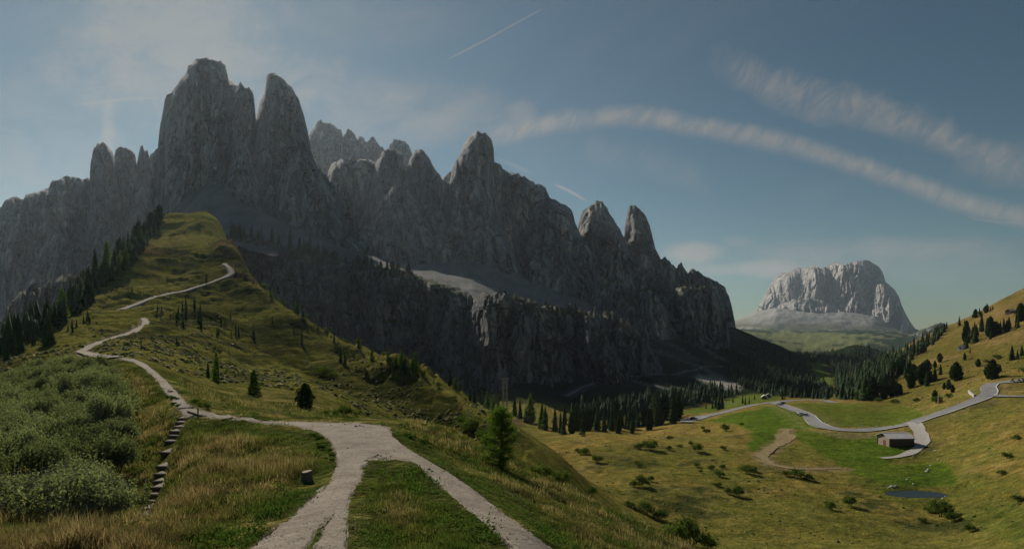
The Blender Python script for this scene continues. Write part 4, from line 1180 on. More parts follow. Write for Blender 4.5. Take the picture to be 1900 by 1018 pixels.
# paved lay-by at the end of the branch road
lay = on_ground([1262, 1275, 1300, 1330, 1312, 1285, 1266], [780, 775, 771, 768, 775, 783, 785], 200)
lc = lay.mean(0)
me = bpy.data.meshes.new("layby")
vsl = [tuple(lc + np.array([0, 0, 0.42]))] + [tuple(q + np.array([0, 0, 0.35])) for q in lay]
me.from_pydata(vsl, [], [(0, 1 + k, 1 + (k + 1) % len(lay)) for k in range(len(lay))])
obj("layby", me, m_road, label="paved lay-by at the end of the branch road", kind="structure")

# pond
m_water, t, p = principled("pond_water", (0.012, 0.017, 0.015), 0.2, 0.06)
ang = np.linspace(0, 2 * np.pi, 48, endpoint=False)
rr = 1.0 + 0.10 * fbm(np.cos(ang) * 2 + 5, np.sin(ang) * 2, octv=3, seed=9)
me = bpy.data.meshes.new("pond")
me.from_pydata([(POND_C[0], POND_C[1], POND_Z)] + [(POND_C[0] + POND_R[0] * 1.06 * r * math.cos(u), POND_C[1] + POND_R[1] * 1.06 * r * math.sin(u), POND_Z) for u, r in zip(ang, rr)], [], [(0, 1 + k, 1 + (k + 1) % 48) for k in range(48)])
obj("pond", me, m_water, label="small dark pond in the wet meadow", kind="structure")

# loose gravel lying on the path, past counting
rgv = np.random.default_rng(23)
qv = path_pts[rgv.choice(len(path_pts), 1500)]
ov = np.array([(1, 0, 0), (-0.5, 0.87, 0), (-0.5, -0.87, 0), (0.1, 0.05, 0.9)])
of = np.array([(0, 1, 3), (1, 2, 3), (2, 0, 3)])
sz = rgv.uniform(0.012, 0.035, len(qv)) * (0.6 + 0.02 * qv[:, 1])
th = rgv.random(len(qv)) * 6.28
P_ = np.stack([np.stack([(ov[k, 0] * np.cos(th) - ov[k, 1] * np.sin(th)) * sz + qv[:, 0], (ov[k, 0] * np.sin(th) + ov[k, 1] * np.cos(th)) * sz + qv[:, 1], qv[:, 2] + ov[k, 2] * sz], -1) for k in range(4)], 1)
F_ = (np.arange(len(qv))[:, None, None] * 4 + of[None]).reshape(-1, 3)
m_peb, _, _ = principled("pebbles", (0.30, 0.27, 0.24), 0.9, 0.1)
obj("gravel", mesh_from("gravel", P_.reshape(-1, 3), F_), m_peb, label="loose gravel lying on the footpath", kind="stuff")

m_dirt, t, p = principled("track_dirt", (0.27, 0.2, 0.11), 1.0, 0.0)
geo = t.n('ShaderNodeNewGeometry')
t.link(t.ramp(t.noise(geo.outputs['Position'], 0.5, 6, 0.7), [(0.3, (0.19, 0.145, 0.07)), (0.55, (0.29, 0.225, 0.125)), (0.75, (0.37, 0.295, 0.18))]), p.inputs['Base Color'])
strip("dirt_track", W_TRACK, 2.9, m_dirt, 0.11, "curving strip of bare dirt across the mown meadow", wob=0.8, seed=12, across=8, taper=0.3)

# ------------------------------------------------------------------ vegetation
def leaf_material(name, c0, c1, var=0.25, trans=0.25, rough=0.7):
    m = bpy.data.materials.new(name)
    m.use_nodes = True
    t = NT(m.node_tree)
    oi = t.n('ShaderNodeObjectInfo')
    geo = t.n('ShaderNodeNewGeometry')
    nz = t.noise(geo.outputs['Position'], 1.3, 3, 0.6)
    f = t.math('ADD', t.math('MULTIPLY', oi.outputs['Random'], 0.5), t.math('MULTIPLY', nz, 0.6))
    col = t.ramp(f, [(0.25, c0), (0.8, c1)])
    p = t.n('ShaderNodeBsdfPrincipled')
    p.inputs['Roughness'].default_value = rough
    p.inputs['Specular IOR Level'].default_value = 0.0
    t.link(col, p.inputs['Base Color'])
    out = t.n('ShaderNodeOutputMaterial')
    if trans > 0:
        tr = t.n('ShaderNodeBsdfTranslucent')
        t.link(t.mix(1.0, col, (1.3, 1.5, 0.6), 'MULTIPLY'), tr.inputs['Color'])
        mx = t.n('ShaderNodeMixShader')
        mx.inputs[0].default_value = trans
        t.link(p.outputs[0], mx.inputs[1]); t.link(tr.outputs[0], mx.inputs[2])
        t.link(mx.outputs[0], out.inputs['Surface'])
    else:
        t.link(p.outputs[0], out.inputs['Surface'])
    return m


m_spruce = leaf_material("spruce_needles", (0.024, 0.044, 0.016), (0.056, 0.084, 0.028), trans=0.12)
m_pine = leaf_material("stone_pine_needles", (0.022, 0.042, 0.015), (0.052, 0.078, 0.026), trans=0.12)
m_larch = leaf_material("larch_needles", (0.070, 0.115, 0.026), (0.115, 0.165, 0.040), trans=0.45)
m_alder = leaf_material("thicket_leaves", (0.105, 0.116, 0.072), (0.225, 0.228, 0.170), trans=0.42, rough=0.5)
m_bush = leaf_material("bush_leaves", (0.060, 0.088, 0.026), (0.115, 0.145, 0.042), trans=0.4)
m_herb = leaf_material("herb_leaves", (0.045, 0.088, 0.018), (0.080, 0.125, 0.030), trans=0.35)
m_bark, _, _ = principled("bark", (0.075, 0.055, 0.042), 0.95, 0.1)


def leaf_quads(cen, nor, size, asp, rg):
    """flat diamond leaves at cen facing nor"""
    n = len(cen)
    nor = nor / (np.linalg.norm(nor, axis=1)[:, None] + 1e-9)
    r = rg.normal(size=(n, 3))
    u = np.cross(nor, r); u /= np.linalg.norm(u, axis=1)[:, None] + 1e-9
    v = np.cross(nor, u)
    s = np.asarray(size).reshape(-1, 1) * np.ones((n, 1))
    V = np.stack([cen - u * s, cen - v * s * asp, cen + u * s, cen + v * s * asp], 1).reshape(-1, 3)
    i = np.arange(n) * 4
    return V, np.stack([i, i + 1, i + 2, i + 3], -1)


def trunk_mesh(name, h, r, seg=5, bend=0.0, limbs=None):
    mb = MB()
    pts = [Vector((bend * math.sin(2.2 * k / seg) * h * 0.1, bend * math.sin(1.3 * k / seg) * h * 0.06, h * k / seg)) for k in range(seg + 1)]
    for k in range(seg):
        mb.bar(pts[k] - Vector((0, 0, 0.02 * h if k else 0.06 * h)), pts[k + 1], r * (1 - 0.88 * k / seg), 7, r * (1 - 0.88 * (k + 1) / seg))
    for l in (limbs or []):
        mb.bar(l[0], l[1], l[2], 5, l[2] * 0.35)
    return mb.mesh(name)


def spruce_mesh(name, seed, slim=0.19, whorls=15, nb=9, base=0.06):
    """unit-height spruce crown: whorls of drooping, ragged branch sprays round a dark core"""
    rg = np.random.default_rng(seed)
    V, Fq, Ft = [], [], []
    for wv in range(whorls):
        u = wv / (whorls - 1)
        z = base + (1 - base) * (0.02 + 0.95 * u ** 0.92)
        R = slim * (1 - u) ** 0.82 * (0.85 + 0.3 * rg.random()) + 0.012
        n = max(4, int(nb * (1 - 0.45 * u)))
        for k in range(n):
            a = 2 * math.pi * (k + rg.random() * 0.8) / n + wv * 0.7
            r = R * (0.62 + 0.5 * rg.random())
            d = np.array([math.cos(a), math.sin(a), 0]); s = np.array([-math.sin(a), math.cos(a), 0])
            droop = 0.30 * r + 0.02 * rg.random()
            wd = r * (0.34 + 0.15 * rg.random())
            z0 = z + rg.normal() * 0.012
            p0 = np.array([0, 0, z0 + 0.012])
            m1 = d * r * 0.55 + np.array([0, 0, z0 - droop * 0.25])
            tip = d * r + np.array([0, 0, z0 - droop])
            lft = m1 + s * wd - np.array([0, 0, 0.35 * wd]); rgt = m1 - s * wd - np.array([0, 0, 0.35 * wd])
            lf2 = m1 * 1.0 + d * r * 0.2 + s * wd * 0.55 - np.array([0, 0, 0.5 * wd + droop * 0.3]); rg2 = m1 + d * r * 0.2 - s * wd * 0.55 - np.array([0, 0, 0.5 * wd + droop * 0.3])
            b = len(V)
            V += [p0, m1, tip, lft, rgt, lf2, rg2]
            Ft += [(b, b + 3, b + 1), (b, b + 1, b + 4), (b + 1, b + 3, b + 5), (b + 1, b + 5, b + 2), (b + 1, b + 2, b + 6), (b + 1, b + 6, b + 4)]
    # core
    b = len(V)
    nseg, nl = 8, 6
    for l in range(nl):
        u = l / (nl - 1)
        for k in range(nseg):
            a = 2 * math.pi * k / nseg
            rr = slim * 0.60 * (1 - u) ** 0.85 * (0.8 + 0.4 * rg.random()) + 0.004
            V.append(np.array([math.cos(a) * rr, math.sin(a) * rr, base + 0.01 + (0.97 - base) * u]))
    for l in range(nl - 1):
        for k in range(nseg):
            q = (b + l * nseg + k, b + l * nseg + (k + 1) % nseg, b + (l + 1) * nseg + (k + 1) % nseg, b + (l + 1) * nseg + k)
            Ft += [(q[0], q[1], q[2]), (q[0], q[2], q[3])]
    return mesh_from(name, np.array(V), np.array(Ft))


def clump_crown(name, seed, prof, n, leaf, asp=0.5, core=True, up=0.3, lumps=14, lump_amt=0.30):
    """crown of unit height: leaf clumps spread through a lumpy volume whose radius follows prof(height)"""
    rg = np.random.default_rng(seed)
    hz = rg.random(n * 3)
    R = prof(hz)
    hz = hz[rg.random(n * 3) < R / R.max()][:n]
    n = len(hz)
    a = rg.random(n) * 2 * np.pi
    la, lz, ls = rg.random(lumps) * 2 * np.pi, rg.random(lumps), 0.5 + rg.random(lumps)
    g = np.zeros(n)
    for k in range(lumps):
        da = np.angle(np.exp(1j * (a - la[k])))
        g = np.maximum(g, ls[k] * np.exp(-(da / 0.55) ** 2 - ((hz - lz[k]) / 0.12) ** 2))
    rad = prof(hz) * (1 - lump_amt + lump_amt * 1.4 * g) * (1 - 0.55 * rg.random(n) ** 2.2)
    cen = np.stack([np.cos(a) * rad, np.sin(a) * rad, hz], -1)
    nor = np.stack([np.cos(a), np.sin(a), up + 0 * a], -1) + rg.normal(size=(n, 3)) * 0.65
    V, Q = leaf_quads(cen, nor, leaf * (0.6 + 0.8 * rg.random(n)), asp, rg)
    return mesh_from(name, V, Q)


SPRUCE = [spruce_mesh("spruce_crown", 100 + k, sl, wh, nb) for k, (sl, wh, nb) in enumerate(((0.17, 16, 9), (0.21, 14, 9), (0.145, 17, 8)))]
_pp = lambda s: (lambda h: s * np.clip(np.sin(np.pi * np.clip(0.10 + 0.90 * h, 0, 1)) ** 0.62, 0.02, 1))
_lp = lambda s: (lambda h: s * np.clip((1 - h) ** 0.75 * np.minimum(1, 0.35 + h * 6), 0.015, 1))
PINE = [clump_crown("pine_crown", 120 + k, _pp(s), 900, 0.055, 0.45) for k, s in enumerate((0.20, 0.25, 0.17))]
LARCH = [clump_crown("larch_crown", 130 + k, _lp(s), 900, 0.045, 0.35, up=0.6, lump_amt=0.45) for k, s in enumerate((0.20, 0.25))]
for me in SPRUCE: me.materials.append(m_spruce)
for me in PINE: me.materials.append(m_pine)
for me in LARCH: me.materials.append(m_larch)
TRUNK = trunk_mesh("trunk", 0.93, 0.018, 5); TRUNK.materials.append(m_bark)
KINDS = {"spruce": SPRUCE, "pine": PINE, "larch": LARCH}
NTREE = [0]
_ONES = "zeroth first second third fourth fifth sixth seventh eighth ninth tenth eleventh twelfth thirteenth fourteenth fifteenth sixteenth seventeenth eighteenth nineteenth".split()
_TENS = {2: ("twentieth", "twenty"), 3: ("thirtieth", "thirty"), 4: ("fortieth", "forty"), 5: ("fiftieth", "fifty")}


def nth(n):
    if n < 20:
        return _ONES[n]
    a_, b_ = divmod(n, 10)
    return _TENS[a_][0] if b_ == 0 else _TENS[a_][1] + "-" + _ONES[b_]


def label_row(objs, what):
    """tell alike neighbours apart by counting them from the left"""
    if len(objs) == 1:
        return
    objs = sorted(objs, key=lambda o: o.location.x / o.location.y)
    for k, o in enumerate(objs):
        o["label"] = "%s, %s from the left" % (what, nth(k + 1))




def tree(kind, base, h, label, group, rg=random, lean=0.0, fat=1.0):
    root = bpy.data.objects.new(kind + "_tree", None)
    COL.objects.link(root)
    root.empty_display_size = 0.5
    root.location = base
    root.rotation_euler = (lean, 0, rg.random() * 6.283)
    root.scale = (h * fat, h * fat, h)
    root["label"] = label; root["category"] = "tree"; root["group"] = group
    cr = bpy.data.objects.new("crown", rg.choice(KINDS[kind])); COL.objects.link(cr); cr.parent = root
    tr = bpy.data.objects.new("trunk", TRUNK); COL.objects.link(tr); tr.parent = root
    NTREE[0] += 1
    return root


def trees_at(lst, label, group, kind, ymin=60, fat=(0.9, 1.25)):
    lst = np.array(lst, float)
    g = on_ground(lst[:, 0], lst[:, 1], ymin)
    made = []
    for q, r in zip(g, lst):
        k = kind if isinstance(kind, str) else random.choice(kind)
        made += [tree(k, (q[0], q[1], q[2] - 0.2), r[2] * q[1] / F0, label, group, lean=random.uniform(-.02, .02), fat=random.uniform(*fat))]
    label_row(made, label)


def along(pts, n, hpx, jx=8, jy=5, hj=0.3, seed=0):
    """n spots strung along a line of (column, row) points"""
    rg = np.random.default_rng(seed)
    p = smooth_poly(np.array(pts, float), 1.0, 1)
    i = np.sort(rg.integers(0, len(p), n))
    return [(p[k, 0] + rg.normal() * jx, p[k, 1] + rg.normal() * jy, hpx * (1 + hj * rg.normal())) for k in i]


def within(poly, n, hpx, hj=0.25, seed=0):
    rg = np.random.default_rng(seed)
    poly = np.array(poly, float)
    out = []
    lo, hi = poly.min(0), poly.max(0)
    while len(out) < n:
        q = lo + (hi - lo) * rg.random(2)
        if inpoly(np.array([q[0]]), np.array([q[1]]), poly)[0]:
            out.append((q[0], q[1], max(hpx * 0.45, hpx * (1 + hj * rg.normal()))))
    return out


# --- left flank of the hill
trees_at(along([(222, 470), (245, 448), (270, 432), (300, 412)], 24, 27, 7, 6, seed=1), "dark conifer in the clump on the hill's shaded left shoulder", "conifers on the shaded shoulder of the hill", ["spruce", "pine", "spruce"], 300)
trees_at(along([(60, 628), (110, 600), (160, 560), (215, 505), (240, 490)], 24, 40, 10, 6, seed=2), "conifer in the sloping belt below the hill's left shoulder", "conifers in the belt on the left flank of the hill", ["spruce", "larch", "spruce"], 180)
trees_at([(12, 668, 40), (28, 660, 46), (40, 655, 42), (5, 640, 50), (62, 640, 34), (-12, 668, 52), (20, 640, 44)], "conifer at the picture's left margin above the thicket", "conifers at the left margin", "spruce", 100)
trees_at([(90, 640, 58)], "broad dark spruce standing alone above the thicket", "lone conifers", "spruce", 100, (1.7, 1.75))
trees_at(within([(125, 612), (165, 590), (168, 600), (130, 622)], 9, 17, seed=3), "small conifer in the short row left of the path", "small conifers in the short row", "spruce", 120)
# --- hill face
trees_at(within([(318, 575), (370, 570), (375, 610), (330, 615)], 15, 26, seed=4), "slim young conifer under the slanting hill path", "young conifers under the slanting path", "spruce", 120, (0.6, 0.8))
trees_at(within([(385, 590), (445, 580), (450, 625), (400, 630)], 10, 24, seed=5), "slim conifer on the shaded hill face", "slim conifers on the shaded hill face", "spruce", 120, (0.6, 0.8))
trees_at([(292, 575, 16), (300, 577, 14), (328, 640, 18), (332, 642, 15), (262, 655, 18), (383, 522, 16), (470, 625, 24), (505, 600, 16), (560, 640, 30), (545, 620, 22), (425, 655, 12), (310, 520, 12), (245, 540, 12), (260, 545, 9)], "small single conifer on the open hill face", "single conifers on the hill face", "spruce", 120, (0.7, 1.0))
trees_at([(401, 706, 58)], "thin crooked larch with a bare lower trunk on the hill slope", "lone conifers", "larch", 60, (0.75, 0.8))
trees_at([(386, 699, 34)], "slim dark conifer right beside the crooked larch", "lone conifers", "spruce", 60, (0.7, 0.75))
trees_at([(471, 730, 48)], "feathery half-grown larch on the hill slope", "lone conifers", "larch", 60, (1.5, 1.6))
trees_at([(566, 757, 50)], "compact dark young pine beside the path junction", "lone conifers", "pine", 40, (1.6, 1.7))
# --- right ridge of the hill
trees_at([(552, 583, 30), (548, 580, 22), (562, 588, 18), (437, 497, 12), (470, 527, 12), (502, 552, 14), (525, 562, 12), (590, 612, 12), (620, 636, 20), (665, 645, 22), (632, 672, 34), (640, 678, 26), (690, 668, 22), (720, 672, 26), (735, 682, 28), (745, 684, 36), (752, 690, 34), (765, 692, 30), (760, 700, 26), (770, 688, 38)], "conifer on the falling right-hand ridge of the hill", "conifers along the right ridge of the hill", ["spruce", "larch", "spruce"], 120, (0.9, 1.2))
trees_at([(835, 715, 30), (845, 722, 24), (872, 745, 30), (880, 750, 26), (893, 750, 30), (905, 757, 34), (915, 762, 30), (925, 768, 32), (955, 770, 46), (965, 776, 38), (985, 785, 58), (1005, 795, 52), (1012, 797, 44), (1030, 800, 50), (1040, 804, 44), (1046, 806, 38), (975, 782, 30)], "conifer below the end of the hill's ridge", "conifers below the ridge's end", ["spruce", "larch", "spruce"], 150, (0.9, 1.15))
# --- row on the valley floor
trees_at(along([(1058, 797), (1100, 800), (1150, 797), (1200, 790), (1260, 775)], 52, 40, 7, 6, 0.22, seed=6), "dark conifer in the row on the valley floor", "conifers in the valley row", ["spruce", "pine", "spruce", "spruce"], 250, (0.9, 1.2))
trees_at([(1328, 757, 26), (1334, 760, 30), (1340, 758, 28), (1322, 758, 20), (1383, 750, 16), (1390, 748, 14), (1378, 748, 18), (1452, 741, 12), (1456, 741, 11), (1310, 757, 12), (1360, 747, 12), (1400, 741, 10)], "conifer beside the branch road on the valley meadow", "conifers beside the branch road", "spruce", 250, (0.9, 1.3))
# --- right hillside
trees_at([(1664, 733, 26), (1670, 731, 20), (1695, 706, 32), (1703, 704, 24), (1690, 720, 34), (1712, 712, 40), (1720, 716, 30), (1725, 710, 24), (1735, 706, 28), (1744, 672, 18), (1745, 695, 22), (1775, 706, 36), (1782, 704, 30), (1768, 703, 26), (1842, 703, 38), (1836, 702, 28), (1855, 690, 14), (1878, 668, 30), (1888, 665, 18), (1896, 660, 22), (1760, 722, 20), (1768, 728, 16), (1752, 722, 14), (1735, 742, 20), (1740, 745, 16), (1730, 744, 14), (1815, 680, 16), (1790, 668, 14), (1800, 655, 12), (1640, 740, 40), (1620, 742, 44), (1605, 742, 46), (1655, 735, 34), (1690, 690, 16), (1660, 700, 30), (1672, 695, 34), (1680, 700, 26), (1720, 690, 24), (1735, 682, 14), (1765, 690, 12)], "round dark stone pine on the dry right hillside", "stone pines scattered on the right hillside", ["pine", "pine", "spruce"], 260, (1.0, 1.45))
trees_at(along([(1790, 640), (1815, 625), (1840, 622), (1860, 615), (1895, 590)], 26, 24, 9, 6, 0.25, seed=8), "dark conifer in the copse high on the right hillside", "conifers of the copse high on the right hillside", ["pine", "spruce"], 350, (1.0, 1.3))
trees_at(along([(1745, 612), (1770, 606), (1800, 592), (1840, 575)], 16, 12, 5, 3, 0.25, seed=9), "small conifer on the skyline of the right hillside", "skyline conifers on the right hillside", ["pine", "spruce"], 350, (1.0, 1.3))
# --- trees on the lower cliff: find the rock with sight lines
from mathutils.bvhtree import BVHTree
_cb = bpy.data.objects["cliff_band"].data
_co = np.empty(len(_cb.vertices) * 3, np.float32); _cb.vertices.foreach_get("co", _co)
_fi = np.empty(len(_cb.loops), np.int32); _cb.loops.foreach_get("vertex_index", _fi)
CLIFF = BVHTree.FromPolygons(_co.reshape(-1, 3).tolist(), _fi.reshape(-1, 4).tolist())


def on_cliff(px, py):
    d = Vector(((px - CX) / F0, 1.0, (HY - py) / F0))
    for k in range(14):
        d = Vector(((px - CX) / F0, 1.0, (HY - (py + 2.0 * k)) / F0))
        h, _, _, _ = CLIFF.ray_cast(Vector((0, 0, 0)), d.normalized())
        if h is not None:
            return h
    return None


def cliff_trees(lst, label, group, kind, fat):
    made = []
    for px, py, hp in lst:
        h = on_cliff(px, py)
        if h is not None:
            made += [tree(random.choice(kind), (h.x, h.y + 1.0, h.z - 1.0), hp * h.y / F0, label, group, fat=random.uniform(*fat))]
    label_row(made, label)


cliff_trees(along([(405, 446), (440, 436), (480, 443), (520, 453), (560, 464), (600, 475)], 40, 27, 4, 2, 0.25, seed=10), "conifer on the rim of the dark lower cliff beside the knob", "conifers on the rim of the lower cliff", ["spruce"], (0.9, 1.2))
cliff_trees(along([(600, 476), (640, 484), (680, 492), (720, 499), (760, 504)], 34, 15, 4, 2, 0.3, seed=11), "low conifer on the far rim of the cliff", "low conifers on the far rim of the lower cliff", ["spruce", "pine"], (1.2, 1.8))
cliff_trees(within([(405, 470), (540, 480), (560, 540), (480, 560), (420, 510)], 26, 30, 0.25, seed=12), "conifer on the broken face of the lower cliff", "conifers on the face of the lower cliff", ["spruce"], (0.9, 1.3))
cliff_trees(along([(20, 575), (60, 536), (110, 520), (180, 508)], 12, 14, 4, 2, 0.25, seed=13), "small conifer on the cliff rim left of the hill", "conifers on the cliff rim left of the hill", ["spruce"], (0.9, 1.3))

# --- woods: past counting, one object
FOREST = [
    ([(1335, 672), (1420, 668), (1500, 690), (1560, 735), (1540, 741), (1440, 736), (1385, 722), (1350, 700)], 900, 9.0),
    ([(1372, 622), (1440, 650), (1500, 668), (1512, 700), (1400, 690), (1330, 655)], 620, 8.5),
    ([(1540, 664), (1570, 652), (1600, 642), (1650, 655), (1690, 690), (1640, 716), (1560, 732), (1546, 700)], 850, 11.0),
    ([(1558, 742), (1575, 722), (1640, 682), (1700, 640), (1755, 606), (1760, 614), (1720, 650), (1680, 676), (1650, 705), (1625, 738)], 420, 10.0),
    ([(1475, 656), (1545, 652), (1570, 660), (1505, 672)], 160, 12.0),
    ([(232, 462), (262, 436), (296, 412), (290, 436), (246, 486), (205, 520), (170, 562), (110, 612), (40, 652), (0, 664), (0, 640), (60, 606), (120, 572), (180, 512)], 230, 8.0),
    ([(1060, 770), (1210, 742), (1330, 722), (1380, 728), (1330, 742), (1220, 758), (1100, 785)], 380, 11.0),
    ([(1130, 690), (1300, 640), (1330, 668), (1290, 700), (1150, 712)], 60, 8.0),
]
rgf = np.random.default_rng(5)
pv, pf = [], []
for l, (z0, z1, r0) in enumerate(((0.06, 0.50, 0.19), (0.30, 0.76, 0.14), (0.56, 1.0, 0.09))):
    b = len(pv)
    for k in range(6):
        a_ = 2 * math.pi * k / 6 + l * 0.5
        rr = r0 * (1.0 if k % 2 else 0.72)
        pv.append((math.cos(a_) * rr, math.sin(a_) * rr, z0 - (0.03 if k % 2 else -0.02)))
    pv.append((0, 0, z1))
    pf += [(b + k, b + (k + 1) % 6, b + 6) for k in range(6)]
pv = np.array(pv); pf = np.array(pf)
AV, AF, AC, off = [], [], [], 0
for poly, n, hm in FOREST:
    sp = np.array(within(poly, n, 1.0, seed=len(AV) + 50))
    g = on_ground(sp[:, 0], sp[:, 1], 140)
    for q in g:
        h = hm * rgf.choice([0.55, 0.75, 1.0, 1.2]) * rgf.uniform(0.8, 1.2); f = rgf.uniform(0.9, 1.4); a_ = rgf.random() * 6.28
        c_, s_ = math.cos(a_), math.sin(a_)
        jit = 1 + 0.22 * rgf.normal(size=(len(pv), 1))
        x = (pv[:, :1] * c_ - pv[:, 1:2] * s_) * h * f * jit; y = (pv[:, :1] * s_ + pv[:, 1:2] * c_) * h * f * jit
        AV.append(np.concatenate([x + q[0], y + q[1], pv[:, 2:] * h + q[2] - 0.5], 1))
        AF.append(pf + off); off += len(pv)
        AC.append(np.repeat(np.array([[0.026, 0.048, 0.019]]) * rgf.uniform(0.6, 1.7) * np.array([[rgf.uniform(0.85, 1.3), 1, 0.9]]), len(pv), 0))
m_wood, t, p = principled("wood_needles", (0.03, 0.05, 0.02), 0.9, 0.1)
at = t.n('ShaderNodeVertexColor', layer_name="Col"); t.link(at.outputs[0], p.inputs['Base Color'])
obj("forest", mesh_from("forest", np.concatenate(AV), np.concatenate(AF), False, np.concatenate(AC)), m_wood, label="dark conifer woods on the slopes and the knoll behind the pass", kind="stuff")

# ------------------------------------------------------------------ shrubs
def shrub_mesh(name, seed, n, leaf, lobes=9, flat=0.8, asp=0.5):
    rg = np.random.default_rng(seed)
    C_, N_ = [], []
    for k in range(lobes):
        a_ = rg.random() * 6.283; r = 0.62 * math.sqrt(rg.random())
        c = np.array([math.cos(a_) * r, math.sin(a_) * r, flat * (0.35 + 0.5 * rg.random()) * (1 - 0.4 * r)])
        s = 0.24 + 0.20 * rg.random()
        m = n // lobes
        d = rg.normal(size=(m, 3)); d /= np.linalg.norm(d, axis=1)[:, None]
        d[:, 2] = np.abs(d[:, 2]) * 1.0 - 0.25 * (rg.random(m) < 0.3)
        rad = s * (0.55 + 0.5 * rg.random((m, 1))) * (1 + 0.25 * np.sin(d[:, :1] * 9 + seed) * np.sin(d[:, 1:2] * 8))
        C_.append(c + d * rad * np.array([1, 1, flat + 0.2])); N_.append(d + rg.normal(size=(m, 3)) * 0.6 + np.array([0, 0, 0.3]))
    # upright shoots
    for k in range(lobes * 3):
        a_ = rg.random() * 6.283; r = 0.8 * math.sqrt(rg.random())
        m = max(6, n // 150)
        h0 = flat * 0.6 * (1 - 0.5 * r); hh = 0.25 + 0.2 * rg.random()
        tt_ = rg.random(m)
        C_.append(np.stack([math.cos(a_) * r + rg.normal(size=m) * 0.02, math.sin(a_) * r + rg.normal(size=m) * 0.02, h0 + hh * tt_], -1)); N_.append(rg.normal(size=(m, 3)))
    C_ = np.concatenate(C_); N_ = np.concatenate(N_)
    C_[:, 2] = np.maximum(C_[:, 2], 0.02)
    V, Q = leaf_quads(C_, N_, leaf * (0.6 + 0.8 * rg.random(len(C_))), asp, rg)
    return mesh_from(name, V, Q)


THICKET = [shrub_mesh("thicket_leaves", 200 + k, 6500, 0.027, 13) for k in range(4)]
for me in THICKET: me.materials.append(m_alder)
BUSH = [shrub_mesh("bush_leaves", 210 + k, 1300, 0.055) for k in range(3)]
for me in BUSH: me.materials.append(m_bush)
HERB = [shrub_mesh("herb_leaves", 220 + k, 420, 0.10, 6, 0.5, 0.6) for k in range(3)]
for me in HERB: me.materials.append(m_herb)
_mb = MB()
for k in range(9):
    a_ = k * 0.71
    _mb.bar((0.05 * math.cos(a_), 0.05 * math.sin(a_), -0.1), (0.45 * math.cos(a_), 0.45 * math.sin(a_), 0.62), 0.018, 5, 0.006)
STEMS = _mb.mesh("stems"); STEMS.materials.append(m_bark)


def shrub(name, meshes, base, w_, h_, label, group, cat="shrub"):
    root = bpy.data.objects.new(name, None); COL.objects.link(root)
    root.location = base; root.rotation_euler = (0, 0, random.random() * 6.283); root.scale = (w_ / 2, w_ / 2, h_)
    root["label"] = label; root["category"] = cat; root["group"] = group
    l = bpy.data.objects.new("foliage", random.choice(meshes)); COL.objects.link(l); l.parent = root
    s = bpy.data.objects.new("stem", STEMS); COL.objects.link(s); s.parent = root
    return root


# the thicket left of the steps
rgt = np.random.default_rng(31)
cand = []
for _ in range(6000):
    Y = math.exp(rgt.uniform(math.log(20), math.log(100))); px = rgt.uniform(-260, 300)
    x = (px - CX) / F0 * Y; z = float(ground_z(x, Y)); py = HY - z / Y * F0
    if not inpoly(np.array([px]), np.array([py]), [(-300, 700), (0, 690), (80, 690), (150, 690), (195, 700), (212, 760), (228, 790), (228, 850), (222, 880), (205, 930), (180, 985), (100, 1005), (-20, 1012), (-300, 1012)])[0]:
        continue
    if all((x - c[0]) ** 2 + (Y - c[1]) ** 2 > (1.9 + 0.018 * Y) ** 2 for c in cand):
        cand.append((x, Y, z))
for x, Y, z in cand:
    w_ = rgt.uniform(3.4, 5.0); h_ = rgt.uniform(2.2, 3.9)
    if Y < 26:
        h_ *= 0.62
    shrub("thicket_shrub", THICKET, (x, Y, z - 0.1), w_, h_, "grey-green leafy shrub in the dense thicket left of the log steps", "shrubs of the thicket left of the steps")

